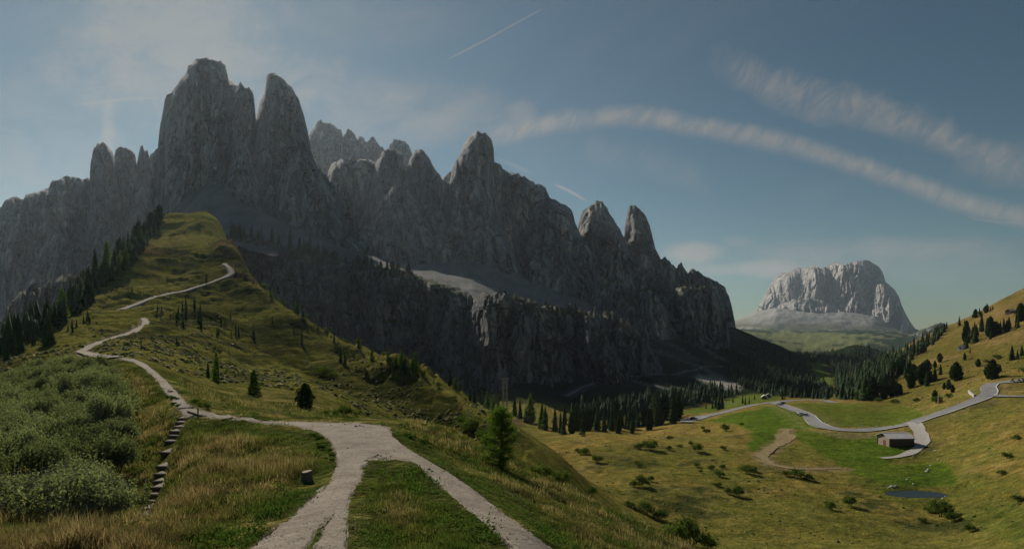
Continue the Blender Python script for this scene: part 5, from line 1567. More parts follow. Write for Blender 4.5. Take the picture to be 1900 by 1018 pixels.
# bushes dotted over the valley meadow: column, row of the foot, width in photograph pixels
for lst, lab, grp in (
    ([(1043, 801, 14), (1080, 808, 16), (1085, 842, 26), (1108, 857, 26), (1072, 838, 14), (1187, 866, 20), (1182, 860, 12), (1190, 902, 34), (1208, 892, 16), (1176, 902, 18), (1206, 834, 36), (1185, 832, 22), (1241, 834, 14), (1243, 815, 16), (1098, 917, 28)],
     "low green bush on the ochre valley meadow below the hill", "bushes on the ochre valley meadow"),
    ([(1293, 838, 28), (1282, 826, 14), (1343, 834, 16), (1310, 803, 18), (1304, 796, 10), (1347, 799, 22), (1376, 789, 9), (1262, 830, 14), (1335, 884, 24), (1341, 868, 16), (1388, 878, 36), (1396, 874, 20), (1370, 920, 30), (1352, 916, 20), (1332, 902, 18), (1293, 866, 14), (1300, 876, 10), (1320, 870, 18)],
     "round green bush in mid-valley between hill and road", "bushes between the hill and the road"),
    ([(1482, 886, 34), (1500, 890, 24), (1460, 882, 22), (1577, 938, 28), (1541, 944, 24), (1535, 936, 14), (1748, 958, 52), (1727, 950, 26), (1768, 966, 30), (1712, 968, 18), (1800, 985, 24)],
     "dark green bush on the wet meadow around the pond", "bushes around the pond"),
    ([(1278, 1012, 90), (1245, 1000, 50), (1315, 1016, 48)], "big dark bush at the bottom edge of the valley meadow", "big bushes at the lower edge"),
    ([(1195, 950, 46), (1225, 962, 40), (1170, 940, 26)], "dark shrubby bush at the foot of the near slope", "bushes at the foot of the near slope"),
    ([(1006, 950, 50), (990, 935, 34), (1040, 985, 44), (960, 905, 20)], "leafy bush on the near grassy slope right of the path", "bushes on the near slope"),
    ([(605, 700, 40), (596, 696, 26), (618, 702, 24)], "dark rounded bush in the hollow of the hill face", "bushes in the hollow"),
    (along([(445, 500), (500, 540), (560, 584), (650, 638), (760, 680), (850, 740), (950, 795)], 34, 10, 3, 2, 0.35, seed=44), "low dwarf bush along the crest of the falling ridge", "dwarf bushes along the falling ridge"),
    ([(640, 772, 34), (625, 768, 22), (662, 770, 18), (605, 768, 16)], "low dark bush on the turf behind the path junction", "low bushes behind the junction"),
    ([(385, 760, 22), (362, 748, 20), (372, 752, 14)], "small leafy bush beside the path's bend", "small bushes beside the path's bend"),
    ([(875, 800, 44), (895, 815, 36), (860, 790, 30), (905, 835, 40)], "dark bush in the gully behind the green larch", "bushes in the gully"),
    ([(1590, 738, 20), (1660, 748, 18), (1700, 745, 16), (1738, 748, 22), (1590, 743, 14), (1760, 738, 16), (1630, 745, 16)], "low bush at the foot of the right hillside above the road", "bushes above the road"),
    ([(1850, 665, 16), (1830, 672, 12), (1900, 690, 20), (1890, 930, 26), (1870, 850, 22), (1885, 815, 20), (1860, 880, 20)], "small bush on the steep right-hand slope", "bushes on the right-hand slope"),
):
    arr = np.array(lst, float)
    gg = on_ground(arr[:, 0], np.minimum(arr[:, 1], 1040), 28 if "near slope right" in lab else 45)
    made = []
    for q, r in zip(gg, arr):
        w_ = r[2] * q[1] / F0
        made += [shrub("green_bush", BUSH, (q[0], q[1], q[2] - 0.05 * w_), w_ * 1.1, w_ * random.uniform(0.55, 0.85), lab, grp, "bush")]
    label_row(made, lab)

# green herbs beside the steps and the path
rgh = np.random.default_rng(77)
hl = within([(240, 800), (268, 790), (300, 800), (290, 860), (262, 920), (238, 935), (236, 880)], 30, 10, seed=70) + within([(335, 800), (352, 800), (345, 850), (330, 880), (322, 905), (318, 880), (326, 840)], 18, 8, seed=71) + within([(318, 720), (334, 752), (328, 760), (306, 726)], 10, 7, seed=72) + within([(735, 800), (790, 812), (800, 830), (770, 822)], 12, 8, seed=73) + within([(540, 790), (600, 812), (618, 850), (606, 870), (590, 820)], 16, 6, seed=74)
arr = np.array(hl)
for q, r in zip(on_ground(arr[:, 0], arr[:, 1], 14), arr):
    w_ = r[2] * q[1] / F0 * rgh.uniform(1.2, 2.4)
    where = "left of the log steps" if r[0] < 305 and r[1] > 780 else "right of the log steps" if r[0] < 356 and r[1] > 780 else "beside the path above the steps" if r[0] < 400 else "along the path's inner bend" if r[0] < 680 else "right of the path junction"
    shrub("herb", HERB, (q[0], q[1], q[2] - 0.03), w_, w_ * 0.55, "bright green leafy herb " + where, "green herbs " + where, "plant")

# ------------------------------------------------------------------ the bushy larch on the slope right of the path
lb = on_ground([928], [872], 40)[0]
H = 118 * lb[1] / F0
root = obj("larch_bush", None, None, None, tuple(lb - np.array([0, 0, 0.1])), "bushy light green larch on the slope right of the path", "tree")
rg = np.random.default_rng(301)
limbs, cen, nor = [], [], []
for k in range(64):
    u = (k + 0.5) / 64
    z = H * (0.04 + 0.90 * u)
    a_ = k * 2.4 + rg.random()
    L_ = H * (0.34 * (1 - u) ** 0.55 * min(1, 0.45 + 2.2 * u) + 0.03) * rg.uniform(0.65, 1.2)
    tip = Vector((math.cos(a_) * L_, math.sin(a_) * L_, z + L_ * rg.uniform(0.05, 0.55)))
    st = Vector((0.012 * H * math.sin(2.2 * u), 0, z))
    limbs.append((st, tip, 0.012 * H * (1 - 0.7 * u)))
    m = 260
    s = np.sqrt(rg.random(m))
    pnt = np.array(st)[None] * (1 - s[:, None]) + np.array(tip)[None] * s[:, None]
    pnt = pnt + rg.normal(size=(m, 3)) * (0.036 * H * (0.4 + 0.6 * s))[:, None] * np.array([1, 1, 0.8])
    cen.append(pnt); nor.append(rg.normal(size=(m, 3)))
cen = np.concatenate(cen); nor = np.concatenate(nor)
V, Q = leaf_quads(cen, nor, 0.0135 * H * (0.5 + rg.random(len(cen))), 0.30, rg)
obj("crown", mesh_from("larch_needles", V, Q), m_larch, root)
obj("trunk", trunk_mesh("larch_trunk", 0.95 * H, 0.022 * H, 7, 0.3, limbs), m_bark, root)

# ------------------------------------------------------------------ grass: tufts standing on the near slopes
rgg = np.random.default_rng(17)
r0, r1 = int(np.searchsorted(VG, math.log(9.5))), int(np.searchsorted(VG, math.log(70)))
sel = np.zeros_like(PYG)
dpy = PYG[r0:r1] - PYG[r0 + 1:r1 + 1]
sel[r0:r1] = np.clip(dpy, 0.08, 6) * (np.gradient(PXG)[None])
sel *= (PXX > -120) & (PXX < 1420) & (PYG < 1075)
sel *= (1 - 0.85 * np.clip(pmask, 0, 1))
flat_w = sel.ravel().cumsum(); flat_w /= flat_w[-1]
N = 82000
idx = np.searchsorted(flat_w, rgg.random(N))
gi, gj = np.unravel_index(np.minimum(idx, sel.size - 1), sel.shape)
gpx = np.interp(gj + rgg.random(N) - 0.5, np.arange(NCOL), PXG)
gy = np.exp(np.interp(gi + rgg.random(N), np.arange(NROW), VG))
gx = (gpx - CX) / F0 * gy
gz = ground_z(gx, gy)
gpy = HY - gz / gy * F0
wobg = fbm(gx * 1.6, gy * 1.6, octv=4, seed=5, rough=0.6)
_crp = rgg.normal(size=len(gpx))
ok = ~inpoly(gpx + wobg * 5.0 + _crp * 5.0, gpy + wobg * 3.0 + _crp * 2.5, PATH_POLY)
stepline = [(345, 768), (339, 785), (330, 802), (319, 820), (313, 842), (307, 864), (300, 895), (290, 920), (277, 948), (268, 962)]
ok &= polydist(gpx, gpy, stepline) > 11
gpx, gpy, gx, gy, gz = gpx[ok], gpy[ok], gx[ok], gy[ok], gz[ok]
N = len(gx)
zn = fbm(gx / 2.4, gy / 2.4, octv=4, seed=81, rough=0.6)
zr = fbm(gx / 4.0, gy / 4.0, octv=3, seed=82)
# distance to the trodden ground in photograph pixels decides how short and green the turf is
edge = polydist(gpx, gpy, PATH_POLY[:-1]) * gy / F0
tall = sstep(edge, 0.25, 1.3)
colr = np.zeros((N, 3)) + np.array([0.105, 0.115, 0.030])
colr = colr + (np.array([0.27, 0.225, 0.110]) - colr) * (sstep(zn + rgg.normal(size=N) * 0.25, -0.25, 0.5) * tall)[:, None]
red = (gpx < 620) * sstep(zr + (gpy > 900) * 0.25 + rgg.normal(size=N) * 0.2, 0.05, 0.5) * tall
colr = colr + (np.array([0.20, 0.125, 0.085]) - colr) * (red * 0.35)[:, None]
gre = (1 - tall) * 0.8 + 0.5 * sstep(-zn, 0.1, 0.5)
colr = colr + (np.array([0.062, 0.120, 0.022]) - colr) * np.clip(gre, 0, 1)[:, None]
colr *= rgg.uniform(0.75, 1.7, size=(N, 1))
hgt = (0.06 + tall * (0.10 + 0.16 * rgg.random(N)) + 0.10 * red * rgg.random(N)) * (1 + 0.6 * sstep(zn, 0.0, 0.5)) * (0.85 + 0.006 * gy)
hgt *= np.where(gpx > 640, 0.75, 1.0) * (0.55 + 0.9 * sstep(fbm(gx / 1.1, gy / 1.1, octv=2, seed=84), -0.4, 0.5))
dark_ = sstep(fbm(gx / 0.9, gy / 0.9, octv=3, seed=85), 0.1, 0.45)
colr *= (1 - 0.55 * dark_)[:, None]
GV, GT, GCOL = [], [], []
off = 0
for b in range(4):
    a_ = rgg.random(N) * 6.283
    ox, oy = rgg.normal(size=N) * (0.03 + 0.0022 * gy), rgg.normal(size=N) * (0.03 + 0.0022 * gy)
    bx, by = gx + ox, gy + oy
    lean = hgt * rgg.uniform(0.15, 0.9, N)
    dxx, dyy = np.cos(a_) * lean, np.sin(a_) * lean
    wd = np.maximum(0.006, 0.00042 * gy) * rgg.uniform(0.7, 1.5, N)
    sx, sy = -np.sin(a_) * wd, np.cos(a_) * wd
    h = hgt * rgg.uniform(0.7, 1.25, N)
    z0 = gz - 0.03
    nr = gy < 24
    for mask, seg in ((nr, True), (~nr, False)):
        m = int(mask.sum())
        B0 = np.stack([bx[mask] - sx[mask], by[mask] - sy[mask], z0[mask]], -1); B1 = np.stack([bx[mask] + sx[mask], by[mask] + sy[mask], z0[mask]], -1)
        T = np.stack([bx[mask] + dxx[mask], by[mask] + dyy[mask], z0[mask] + h[mask]], -1)
        if seg:
            M0 = B0 * 1.0; M1 = B1 * 1.0
            for M in (M0, M1):
                M[:, 0] += dxx[mask] * 0.3; M[:, 1] += dyy[mask] * 0.3; M[:, 2] += h[mask] * 0.62
            M0 = M0 * 0.85 + M1 * 0.15
            GV.append(np.stack([B0, B1, M1, M0, T], 1).reshape(-1, 3))
            i = off + np.arange(m) * 5
            GT += [np.stack([i, i + 1, i + 2], -1), np.stack([i, i + 2, i + 3], -1), np.stack([i + 3, i + 2, i + 4], -1)]
            GCOL.append(np.repeat(colr[mask], 5, 0)); off += m * 5
        else:
            GV.append(np.stack([B0, B1, T], 1).reshape(-1, 3))
            i = off + np.arange(m) * 3
            GT.append(np.stack([i, i + 1, i + 2], -1))
            GCOL.append(np.repeat(colr[mask], 3, 0)); off += m * 3
m_grass = bpy.data.materials.new("grass_blades"); m_grass.use_nodes = True
t = NT(m_grass.node_tree)
at = t.n('ShaderNodeVertexColor', layer_name="Col")
df = t.n('ShaderNodeBsdfDiffuse'); t.link(at.outputs[0], df.inputs['Color'])
tr = t.n('ShaderNodeBsdfTranslucent'); t.link(t.mix(1.0, at.outputs[0], (1.3, 1.25, 0.9), 'MULTIPLY'), tr.inputs['Color'])
mx = t.n('ShaderNodeMixShader'); mx.inputs[0].default_value = 0.42
t.link(df.outputs[0], mx.inputs[1]); t.link(tr.outputs[0], mx.inputs[2])
o_ = t.n('ShaderNodeOutputMaterial'); t.link(mx.outputs[0], o_.inputs['Surface'])
obj("grass", mesh_from("grass", np.concatenate(GV), np.concatenate(GT), False, np.concatenate(GCOL)), m_grass, label="long dry and green alpine grass on the near slopes", kind="stuff")

# ------------------------------------------------------------------ heath tussocks and dwarf shrubs, past counting
rgq = np.random.default_rng(91)
TV, TF, TCOL = [], [], []
off = 0
tb = []
for k in range(7):
    a_ = 2 * math.pi * k / 7
    tb.append((math.cos(a_), math.sin(a_), 0.0))
for k in range(5):
    a_ = 2 * math.pi * (k + 0.5) / 5
    tb.append((0.62 * math.cos(a_), 0.62 * math.sin(a_), 0.72))
tb.append((0.1, 0, 1.0))
tb = np.array(tb)
tfc = [(0, 1, 7), (1, 8, 7), (1, 2, 8), (2, 3, 9), (2, 9, 8), (3, 4, 9), (4, 10, 9), (4, 5, 10), (5, 11, 10), (5, 6, 11), (6, 0, 11), (0, 7, 11), (7, 8, 12), (8, 9, 12), (9, 10, 12), (10, 11, 12), (11, 7, 12)]
tfc = np.array(tfc)
for (ya, yb, pa, pb, n, hmin, hmax, seed_) in ((95, 470, -20, 930, 6500, 0.12, 0.42, 1), (125, 420, 1000, 1910, 500, 0.15, 0.4, 2), (330, 720, 1560, 1910, 500, 0.2, 0.6, 3)):
    px = rgq.uniform(pa, pb, n * 3); Y = np.exp(rgq.uniform(math.log(ya), math.log(yb), n * 3))
    x = (px - CX) / F0 * Y
    dn = fbm(x / 18, Y / 18, octv=4, seed=300 + seed_, rough=0.6)
    bad = samp(np.maximum.reduce([m_road_wide, m_hp, m_track, (np.hypot((XG - POND_C[0]) / POND_R[0], (YG - POND_C[1]) / POND_R[1]) < 1.6).astype(float)]), px, Y) > 0.1
    for poly, _c2 in Z_MOWN:
        zz2 = ground_z(x, Y)
        bad |= inpoly(px, HY - zz2 / Y * F0, poly)
    kp = np.nonzero((~bad) & (rgq.random(n * 3) < sstep(dn, -0.25, 0.4)))[0][:n]
    z = ground_z(x[kp], Y[kp])
    for i_, zi_ in zip(kp, z):
        h = rgq.uniform(hmin, hmax) * (0.6 + 0.8 * rgq.random()); r = h * rgq.uniform(0.8, 1.7)
        a_ = rgq.random() * 6.28; c_, s_ = math.cos(a_), math.sin(a_)
        v = tb * (1 + 0.25 * rgq.normal(size=tb.shape)) * np.array([r, r, h])
        v = np.stack([v[:, 0] * c_ - v[:, 1] * s_ + x[i_], v[:, 0] * s_ + v[:, 1] * c_ + Y[i_], v[:, 2] + zi_ - 0.08], -1)
        TV.append(v); TF.append(tfc + off); off += len(tb)
        base_c = np.array([0.085, 0.092, 0.024]) if rgq.random() < 0.6 else np.array([0.20, 0.16, 0.06])
        TCOL.append(np.repeat((base_c * rgq.uniform(0.6, 1.5))[None], len(tb), 0))
m_tus, t, p = principled("heath_tussock", (0.05, 0.06, 0.02), 0.95, 0.05)
at = t.n('ShaderNodeVertexColor', layer_name="Col")
geo = t.n('ShaderNodeNewGeometry')
t.link(t.mix(1.0, at.outputs[0], t.ramp(t.noise(geo.outputs['Position'], 5.0, 3, 0.7), [(0.3, 0.5), (0.7, 1.5)]), 'MULTIPLY'), p.inputs['Base Color'])
obj("heath", mesh_from("heath", np.concatenate(TV), np.concatenate(TF), True, np.concatenate(TCOL)), m_tus, label="low heath tussocks and dwarf shrubs on hill and valley turf", kind="stuff")

# low leafy herbs growing through the grass, past counting
rgl = np.random.default_rng(57)
CV, CN, CS = [], [], []
cnt = 0
while cnt < 520:
    px = rgl.uniform(-60, 1250); Y = math.exp(rgl.uniform(math.log(12), math.log(48)))
    x = (px - CX) / F0 * Y; z = float(ground_z(x, Y)); py = HY - z / Y * F0
    if py > 1030 or samp(pmask, px, Y) > 0.05 or inpoly(np.array([px]), np.array([py]), PATH_POLY)[0] or polydist(np.array([px]), np.array([py]), stepline)[0] < 12 or float(fbm(np.array([x / 3]), np.array([Y / 3]), octv=2, seed=86)[0]) < 0.0:
        continue
    m = int(rgl.integers(18, 50)); r = rgl.uniform(0.12, 0.35)
    c = np.stack([x + rgl.normal(size=m) * r, Y + rgl.normal(size=m) * r, np.full(m, z) + rgl.uniform(0.03, 0.22, m)], -1)
    CV.append(c); CN.append(rgl.normal(size=(m, 3)) * 0.6 + np.array([0, -0.2, 0.9])); CS.append(rgl.uniform(0.025, 0.06, m) * (0.8 + 0.012 * Y)); cnt += 1
V_, Q_ = leaf_quads(np.concatenate(CV), np.concatenate(CN), np.concatenate(CS), 0.5, rgl)
obj("undergrowth", mesh_from("undergrowth", V_, Q_), m_herb, label="low leafy herbs growing through the near grass", kind="stuff")

# ------------------------------------------------------------------ built things
def wood_mat(name, c0, c1, scale=(3, 3, 30)):
    m, t, p = principled(name, c0, 0.9, 0.15)
    tcn = t.n('ShaderNodeTexCoord')
    nz = t.noise(t.mapping(tcn.outputs['Object'], scale), 1.0, 4, 0.65)
    t.link(t.ramp(nz, [(0.3, c0), (0.7, c1)]), p.inputs['Base Color'])
    return m


m_log = wood_mat("weathered_log", (0.13, 0.10, 0.075), (0.24, 0.19, 0.145))
m_tread = m_path
m_barnlit = wood_mat("lit_barn_boards", (0.34, 0.26, 0.21), (0.52, 0.42, 0.35), (0.5, 0.5, 3.5))  # gable boards lightened, sunlight on that side painted into the colour
m_barndark = wood_mat("dark_and_shaded_boards", (0.10, 0.075, 0.06), (0.18, 0.135, 0.105), (0.5, 0.5, 3.5))  # dark wood; on the barn's side walls it paints in their shade
m_roofm = wood_mat("weathered_roof_boards", (0.58, 0.55, 0.53), (0.74, 0.71, 0.68), (3, 0.4, 1))
m_reddoor = wood_mat("red_brown_door", (0.22, 0.075, 0.045), (0.32, 0.12, 0.07))
m_cut, t, p = principled("cut_wood", (0.36, 0.29, 0.21), 0.9, 0.1)
tcn = t.n('ShaderNodeTexCoord')
wv = t.n('ShaderNodeTexWave', wave_type='RINGS', rings_direction='Z')
wv.inputs['Scale'].default_value = 9.0; wv.inputs['Distortion'].default_value = 2.0
t.link(tcn.outputs['Object'], wv.inputs['Vector'])
t.link(t.ramp(wv.outputs['Fac'], [(0.0, (0.25, 0.19, 0.13)), (1.0, (0.42, 0.34, 0.25))]), p.inputs['Base Color'])
m_barkl = wood_mat("stump_bark", (0.10, 0.08, 0.065), (0.20, 0.165, 0.135), (14, 14, 2))
m_stone, t, p = principled("limestone", (0.45, 0.43, 0.40), 0.9, 0.15)
geo = t.n('ShaderNodeNewGeometry'); t.link(t.ramp(t.noise(geo.outputs['Position'], 2.0, 5, 0.65), [(0.3, (0.32, 0.30, 0.28)), (0.7, (0.58, 0.56, 0.53))]), p.inputs['Base Color'])
m_dstone, t, p = principled("earthy_stone", (0.17, 0.14, 0.115), 0.9, 0.15)
m_white, _, _ = principled("white_plastic", (0.75, 0.75, 0.73), 0.6)
m_black, _, _ = principled("black_plastic", (0.015, 0.015, 0.016), 0.5)
m_steel, _, _ = principled("galvanised_steel", (0.28, 0.29, 0.29), 0.5, 0.5, 0.4)
m_glass, _, _ = principled("car_glass", (0.012, 0.014, 0.016), 0.08, 0.6)
m_tyre, _, _ = principled("tyre_rubber", (0.02, 0.02, 0.02), 0.9)
m_rim, _, _ = principled("wheel_rim", (0.45, 0.45, 0.46), 0.4, 0.5, 0.6)
m_lamp, _, _ = principled("lamp_glass", (0.75, 0.74, 0.70), 0.2, 0.5)
m_rlamp, _, _ = principled("tail_lamp", (0.35, 0.02, 0.02), 0.3, 0.5)


def empty(name, loc, rz=0.0, label=None, cat=None, group=None):
    o = obj(name, None, None, None, loc, label, cat, group)
    o.empty_display_size = 0.3
    o.rotation_euler = (0, 0, rz)
    return o


# log steps going down through the herbs
ST = [(341, 777), (339, 785), (334.5, 793), (330, 801.5), (326, 810), (319, 820), (313.5, 841), (307.5, 867), (303.5, 881), (301, 894), (298, 906), (291, 919), (286, 932), (278, 946), (271, 959)]
sg = on_ground([q[0] for q in ST], [q[1] for q in ST], 22)
ys = np.maximum.accumulate(sg[::-1, 1])[::-1]
stair = empty("log_stairway", (float(sg[7, 0]), float(sg[7, 1]), float(sg[7, 2])), 0, "flight of earth steps edged with logs descending from the path", "steps")
rs = random.Random(4)
for k in range(len(ST)):
    Y = float(ys[k]); x = (ST[k][0] - CX) / F0 * Y; z = float(ground_z(x, Y)) + 0.10
    nxt = float(ys[k - 1]) if k else Y + 0.9
    dep = max(0.30, min(1.7, (nxt - Y) * 0.96))
    wd = rs.uniform(0.80, 1.0) * (1.12 if k in (6, 7) else 1.0)
    rx = rs.uniform(-0.05, 0.05)
    L = Matrix.Rotation(rx, 3, 'Z')
    ox, oy, oz = x - sg[7, 0], Y - sg[7, 1], z - sg[7, 2]
    mb = MB(); mb.box((0, dep / 2 + 0.05, -0.16), (wd * 0.98, dep, 0.30))
    st_ = mb.build("step", m_path, stair, loc=(ox, oy, oz)); st_.rotation_euler = (rs.uniform(-0.03, 0.03), rs.uniform(-0.03, 0.03), rx)
    mb = MB(); mb.bar((-wd / 2 - 0.06, 0.0, -0.085), (wd / 2 + 0.06, 0.0, -0.085 + rs.uniform(-0.02, 0.02)), 0.085, 9, 0.075)
    mb.box((0, 0.03, -0.24), (wd, 0.05, 0.22))
    mb.build("log_edge", m_log, st_)

# barrier at the head of the steps
bp = on_ground([367], [770], 30)[0]
bar = empty("wooden_barrier", tuple(bp), 0, "short wooden post with a slanting board at the head of the steps", "barrier")
mb = MB(); mb.bar((0, 0, -0.3), (0.02, 0, 0.52), 0.055, 8, 0.05); mb.build("post", m_log, bar)
mb = MB(); mb.box((-0.28, 0.0, 0.10), (0.95, 0.05, 0.16), Matrix.Rotation(0.32, 3, 'Y')); mb.build("board", m_log, bar)
mb = MB(); mb.box((0.35, -0.10, 0.0), (0.75, 0.10, 0.09), Matrix.Rotation(0.12, 3, 'Y')); mb.build("kerb_log", m_log, bar)
for (xa, ya, xb, yb), lb in (((332, 759, 359, 757), "log drain bar laid across the path just above the steps"), ((412, 780, 432, 776), "thin log drain bar across the path right of the barrier")):
    e = on_ground([xa, xb], [ya, yb], 30)
    mb = MB(); mb.bar(e[0] + np.array([0, 0, 0.07]) - e[0], e[1] + np.array([0, 0, 0.07]) - e[0], 0.05, 8)
    mb.build("drain_log", m_log, None, loc=tuple(e[0]), label=lb, cat="log")

# stump beside the path
sp = on_ground([569], [893], 15)[0]
stump = empty("tree_stump", tuple(sp), 0.4, "sawn tree stump standing in the grass beside the path", "stump")
n = 18
vsx, fsx = [], []
for l, (z, r) in enumerate(((-0.1, 0.235), (0.06, 0.205), (0.22, 0.19), (0.40, 0.185))):
    for k in range(n):
        a_ = 2 * math.pi * k / n
        rr = r * (1 + 0.06 * math.sin(3 * a_ + 1) + 0.05 * math.sin(7 * a_ + l) + (0.12 * math.cos(5 * a_) if l == 0 else 0))
        vsx.append((math.cos(a_) * rr, math.sin(a_) * rr, z + (0.03 * math.cos(a_) if l == 3 else 0)))
for l in range(3):
    fsx += [(l * n + k, l * n + (k + 1) % n, (l + 1) * n + (k + 1) % n, (l + 1) * n + k) for k in range(n)]
me = bpy.data.meshes.new("bark"); me.from_pydata(vsx, [], fsx); obj("bark", me, m_barkl, stump)
me = bpy.data.meshes.new("cut_face"); me.from_pydata([(v[0] * 0.99, v[1] * 0.99, v[2] - 0.004) for v in vsx[-n:]], [], [tuple(range(n))]); obj("cut_face", me, m_cut, stump)


def rock_mesh(name, seed, sub=2):
    import bmesh
    bm = bmesh.new(); bmesh.ops.create_icosphere(bm, subdivisions=sub, radius=1.0)
    co = np.array([v.co for v in bm.verts])
    d = 1 + 0.28 * fbm(co[:, 0] * 1.3 + seed, co[:, 1] * 1.3, co[:, 2] * 1.3, octv=3, seed=seed)
    for v, k in zip(bm.verts, d):
        v.co = v.co * float(k); v.co.z *= 0.62
    me = bpy.data.meshes.new(name); bm.to_mesh(me); bm.free()
    return me


ROCKS = [rock_mesh("rock", 400 + k) for k in range(3)]
for me in ROCKS: me.materials.append(m_stone)
DROCKS = [me.copy() for me in ROCKS]
for me in DROCKS:
    me.materials.clear(); me.materials.append(m_dstone)


def stones(lst, meshes, label, group, name, ymin):
    arr = np.array(lst, float)
    made = []
    for q, r in zip(on_ground(arr[:, 0], arr[:, 1], ymin), arr):
        s = r[2] * q[1] / F0 / 2
        o = obj(name, random.choice(meshes), None, None, (q[0], q[1], q[2] + 0.15 * s + 0.03), label, "rock", group)
        o.scale = (s, s * random.uniform(0.7, 1), s * random.uniform(0.7, 1.0)); o.rotation_euler = (random.uniform(-.3, .3), random.uniform(-.3, .3), random.random() * 6.28)
        made.append(o)
    label_row(made, label)


stones([(1735, 836, 5), (1741, 853, 5), (1727, 864, 5), (1720, 875, 8), (1722, 871, 6), (1683, 890, 4), (1687, 887, 4), (1695, 898, 6), (1710, 880, 4), (1655, 903, 8), (1662, 902, 6), (1649, 905, 5), (1749, 925, 6), (1754, 921, 5), (1695, 846, 4), (1712, 838, 4)], ROCKS, "pale boulder between the gravel drive and the pond", "boulders near the pond", "boulder", 100)
stones([(660, 792, 7), (667, 791, 6), (673, 792, 5), (645, 833, 4), (700, 845, 7), (706, 847, 5), (696, 848, 5), (732, 838, 3), (795, 872, 9), (801, 875, 6), (852, 892, 6), (640, 787, 4), (615, 790, 4), (580, 791, 4), (655, 979, 6), (660, 984, 4)], DROCKS, "small loose stone on the gravel of the path", "loose stones on the path", "path_stone", 11)
stones([(1225, 652, 5), (1240, 660, 4)], ROCKS, "grey block on the shaded talus", "blocks on the talus", "boulder", 400)
stones([(1300, 706, 6), (1318, 708, 5), (1335, 714, 6), (1350, 714, 6), (1362, 717, 5), (1342, 719, 5), (1325, 713, 4), (1372, 719, 5)], ROCKS, "sunlit pale block on the scree tongue by the woods", "blocks on the scree tongue", "boulder", 350)

# barn
bc = on_ground([1651], [828.5], 150)[0]
BL, BW, EH, RH = 9.2, 7.0, 3.3, 4.65        # length, width, eaves, ridge
barn = empty("hay_barn", tuple(bc), math.radians(3), "old wooden hay barn with a pale board roof below the road", "barn")
# local frame: x along the length, y across (away from the viewer); near corner at the origin


mb = MB()
mb.box((BL / 2, BW / 2, -0.35), (BL + 0.2, BW + 0.2, 0.9)); mb.build("stone_base", m_stone, barn)
# gable walls from single boards, side walls from single logs
for gx_, nm in ((0.0, "gable_wall"), (BL, "gable_wall")):
    core = MB()
    core.prism([(0, 0), (BW, 0), (BW, EH), (BW / 2, RH - 0.12), (0, EH)], 'x', gx_ - 0.05, gx_ + 0.05)
    g_ = core.build(nm, m_barnlit, barn)
    k = 0
    z = 0.12
    while z < RH - 0.5:
        zz_ = z + 0.20
        half = BW / 2 if zz_ < EH else (BW / 2) * (RH - zz_) / (RH - EH)
        mb = MB(); mb.box((gx_ + (-0.07 if gx_ == 0 else 0.07), BW / 2, z + 0.12), (0.07, 2 * half - 0.05, 0.235))
        mb.build("plank", m_barnlit, g_)
        z += 0.27; k += 1
for gy_, mt in ((0.0, m_barndark), (BW, m_barndark)):
    core = MB(); core.box((BL / 2, gy_, EH / 2), (BL - 0.1, 0.10, EH)); s_ = core.build("side_wall", mt, barn)
    for k in range(11):
        mb = MB(); mb.bar((-0.25, gy_ + (-0.06 if gy_ == 0 else 0.06), 0.18 + k * 0.30), (BL + 0.25, gy_ + (-0.06 if gy_ == 0 else 0.06), 0.18 + k * 0.30), 0.145, 7)
        mb.build("log", mt, s_)
sl = math.atan2(RH - EH, BW / 2)
for sgn in (-1, 1):
    rl = (BW / 2 + 0.75) / math.cos(sl)
    mb = MB()
    cyy = BW / 2 + sgn * (BW / 2 + 0.75) / 2
    czz = RH + 0.14 - math.sin(sl) * rl / 2
    mb.box((BL / 2, cyy, czz), (BL + 1.5, rl, 0.08), Matrix.Rotation(-sgn * sl, 3, 'X'))
    r_ = mb.build("roof", m_roofm, barn)
    for k in range(16):
        mb = MB(); mb.box((-0.72 + (k + 0.5) * (BL + 1.44) / 16, cyy, czz + 0.075), ((BL + 1.44) / 16 - 0.06, rl + 0.05, 0.05), Matrix.Rotation(-sgn * sl, 3, 'X'))
        mb.build("roof_board", m_roofm, r_)
mb = MB(); mb.box((BL / 2, BW / 2, RH + 0.22), (BL + 1.55, 0.4, 0.07)); mb.build("ridge_cap", m_roofm, barn)
mb = MB(); mb.box((-0.13, BW * 0.42, 1.1), (0.08, 1.5, 2.0)); d_ = mb.build("door", m_reddoor, barn)
mb = MB(); mb.box((-0.19, BW * 0.42 - 0.5, 1.1), (0.05, 0.06, 0.3)); mb.build("handle", m_black, d_)
mb = MB(); mb.box((-0.12, BW * 0.62, 3.7), (0.08, 0.9, 0.8)); mb.build("hatch", m_barndark, barn)
for cxx, cyy in ((0, 0), (BL, 0), (0, BW), (BL, BW)):
    mb = MB(); mb.box((cxx + (-0.08 if cxx == 0 else 0.08), cyy + (-0.08 if cyy == 0 else 0.08), EH / 2), (0.34, 0.34, EH)); mb.build("corner_post", m_barndark, barn)


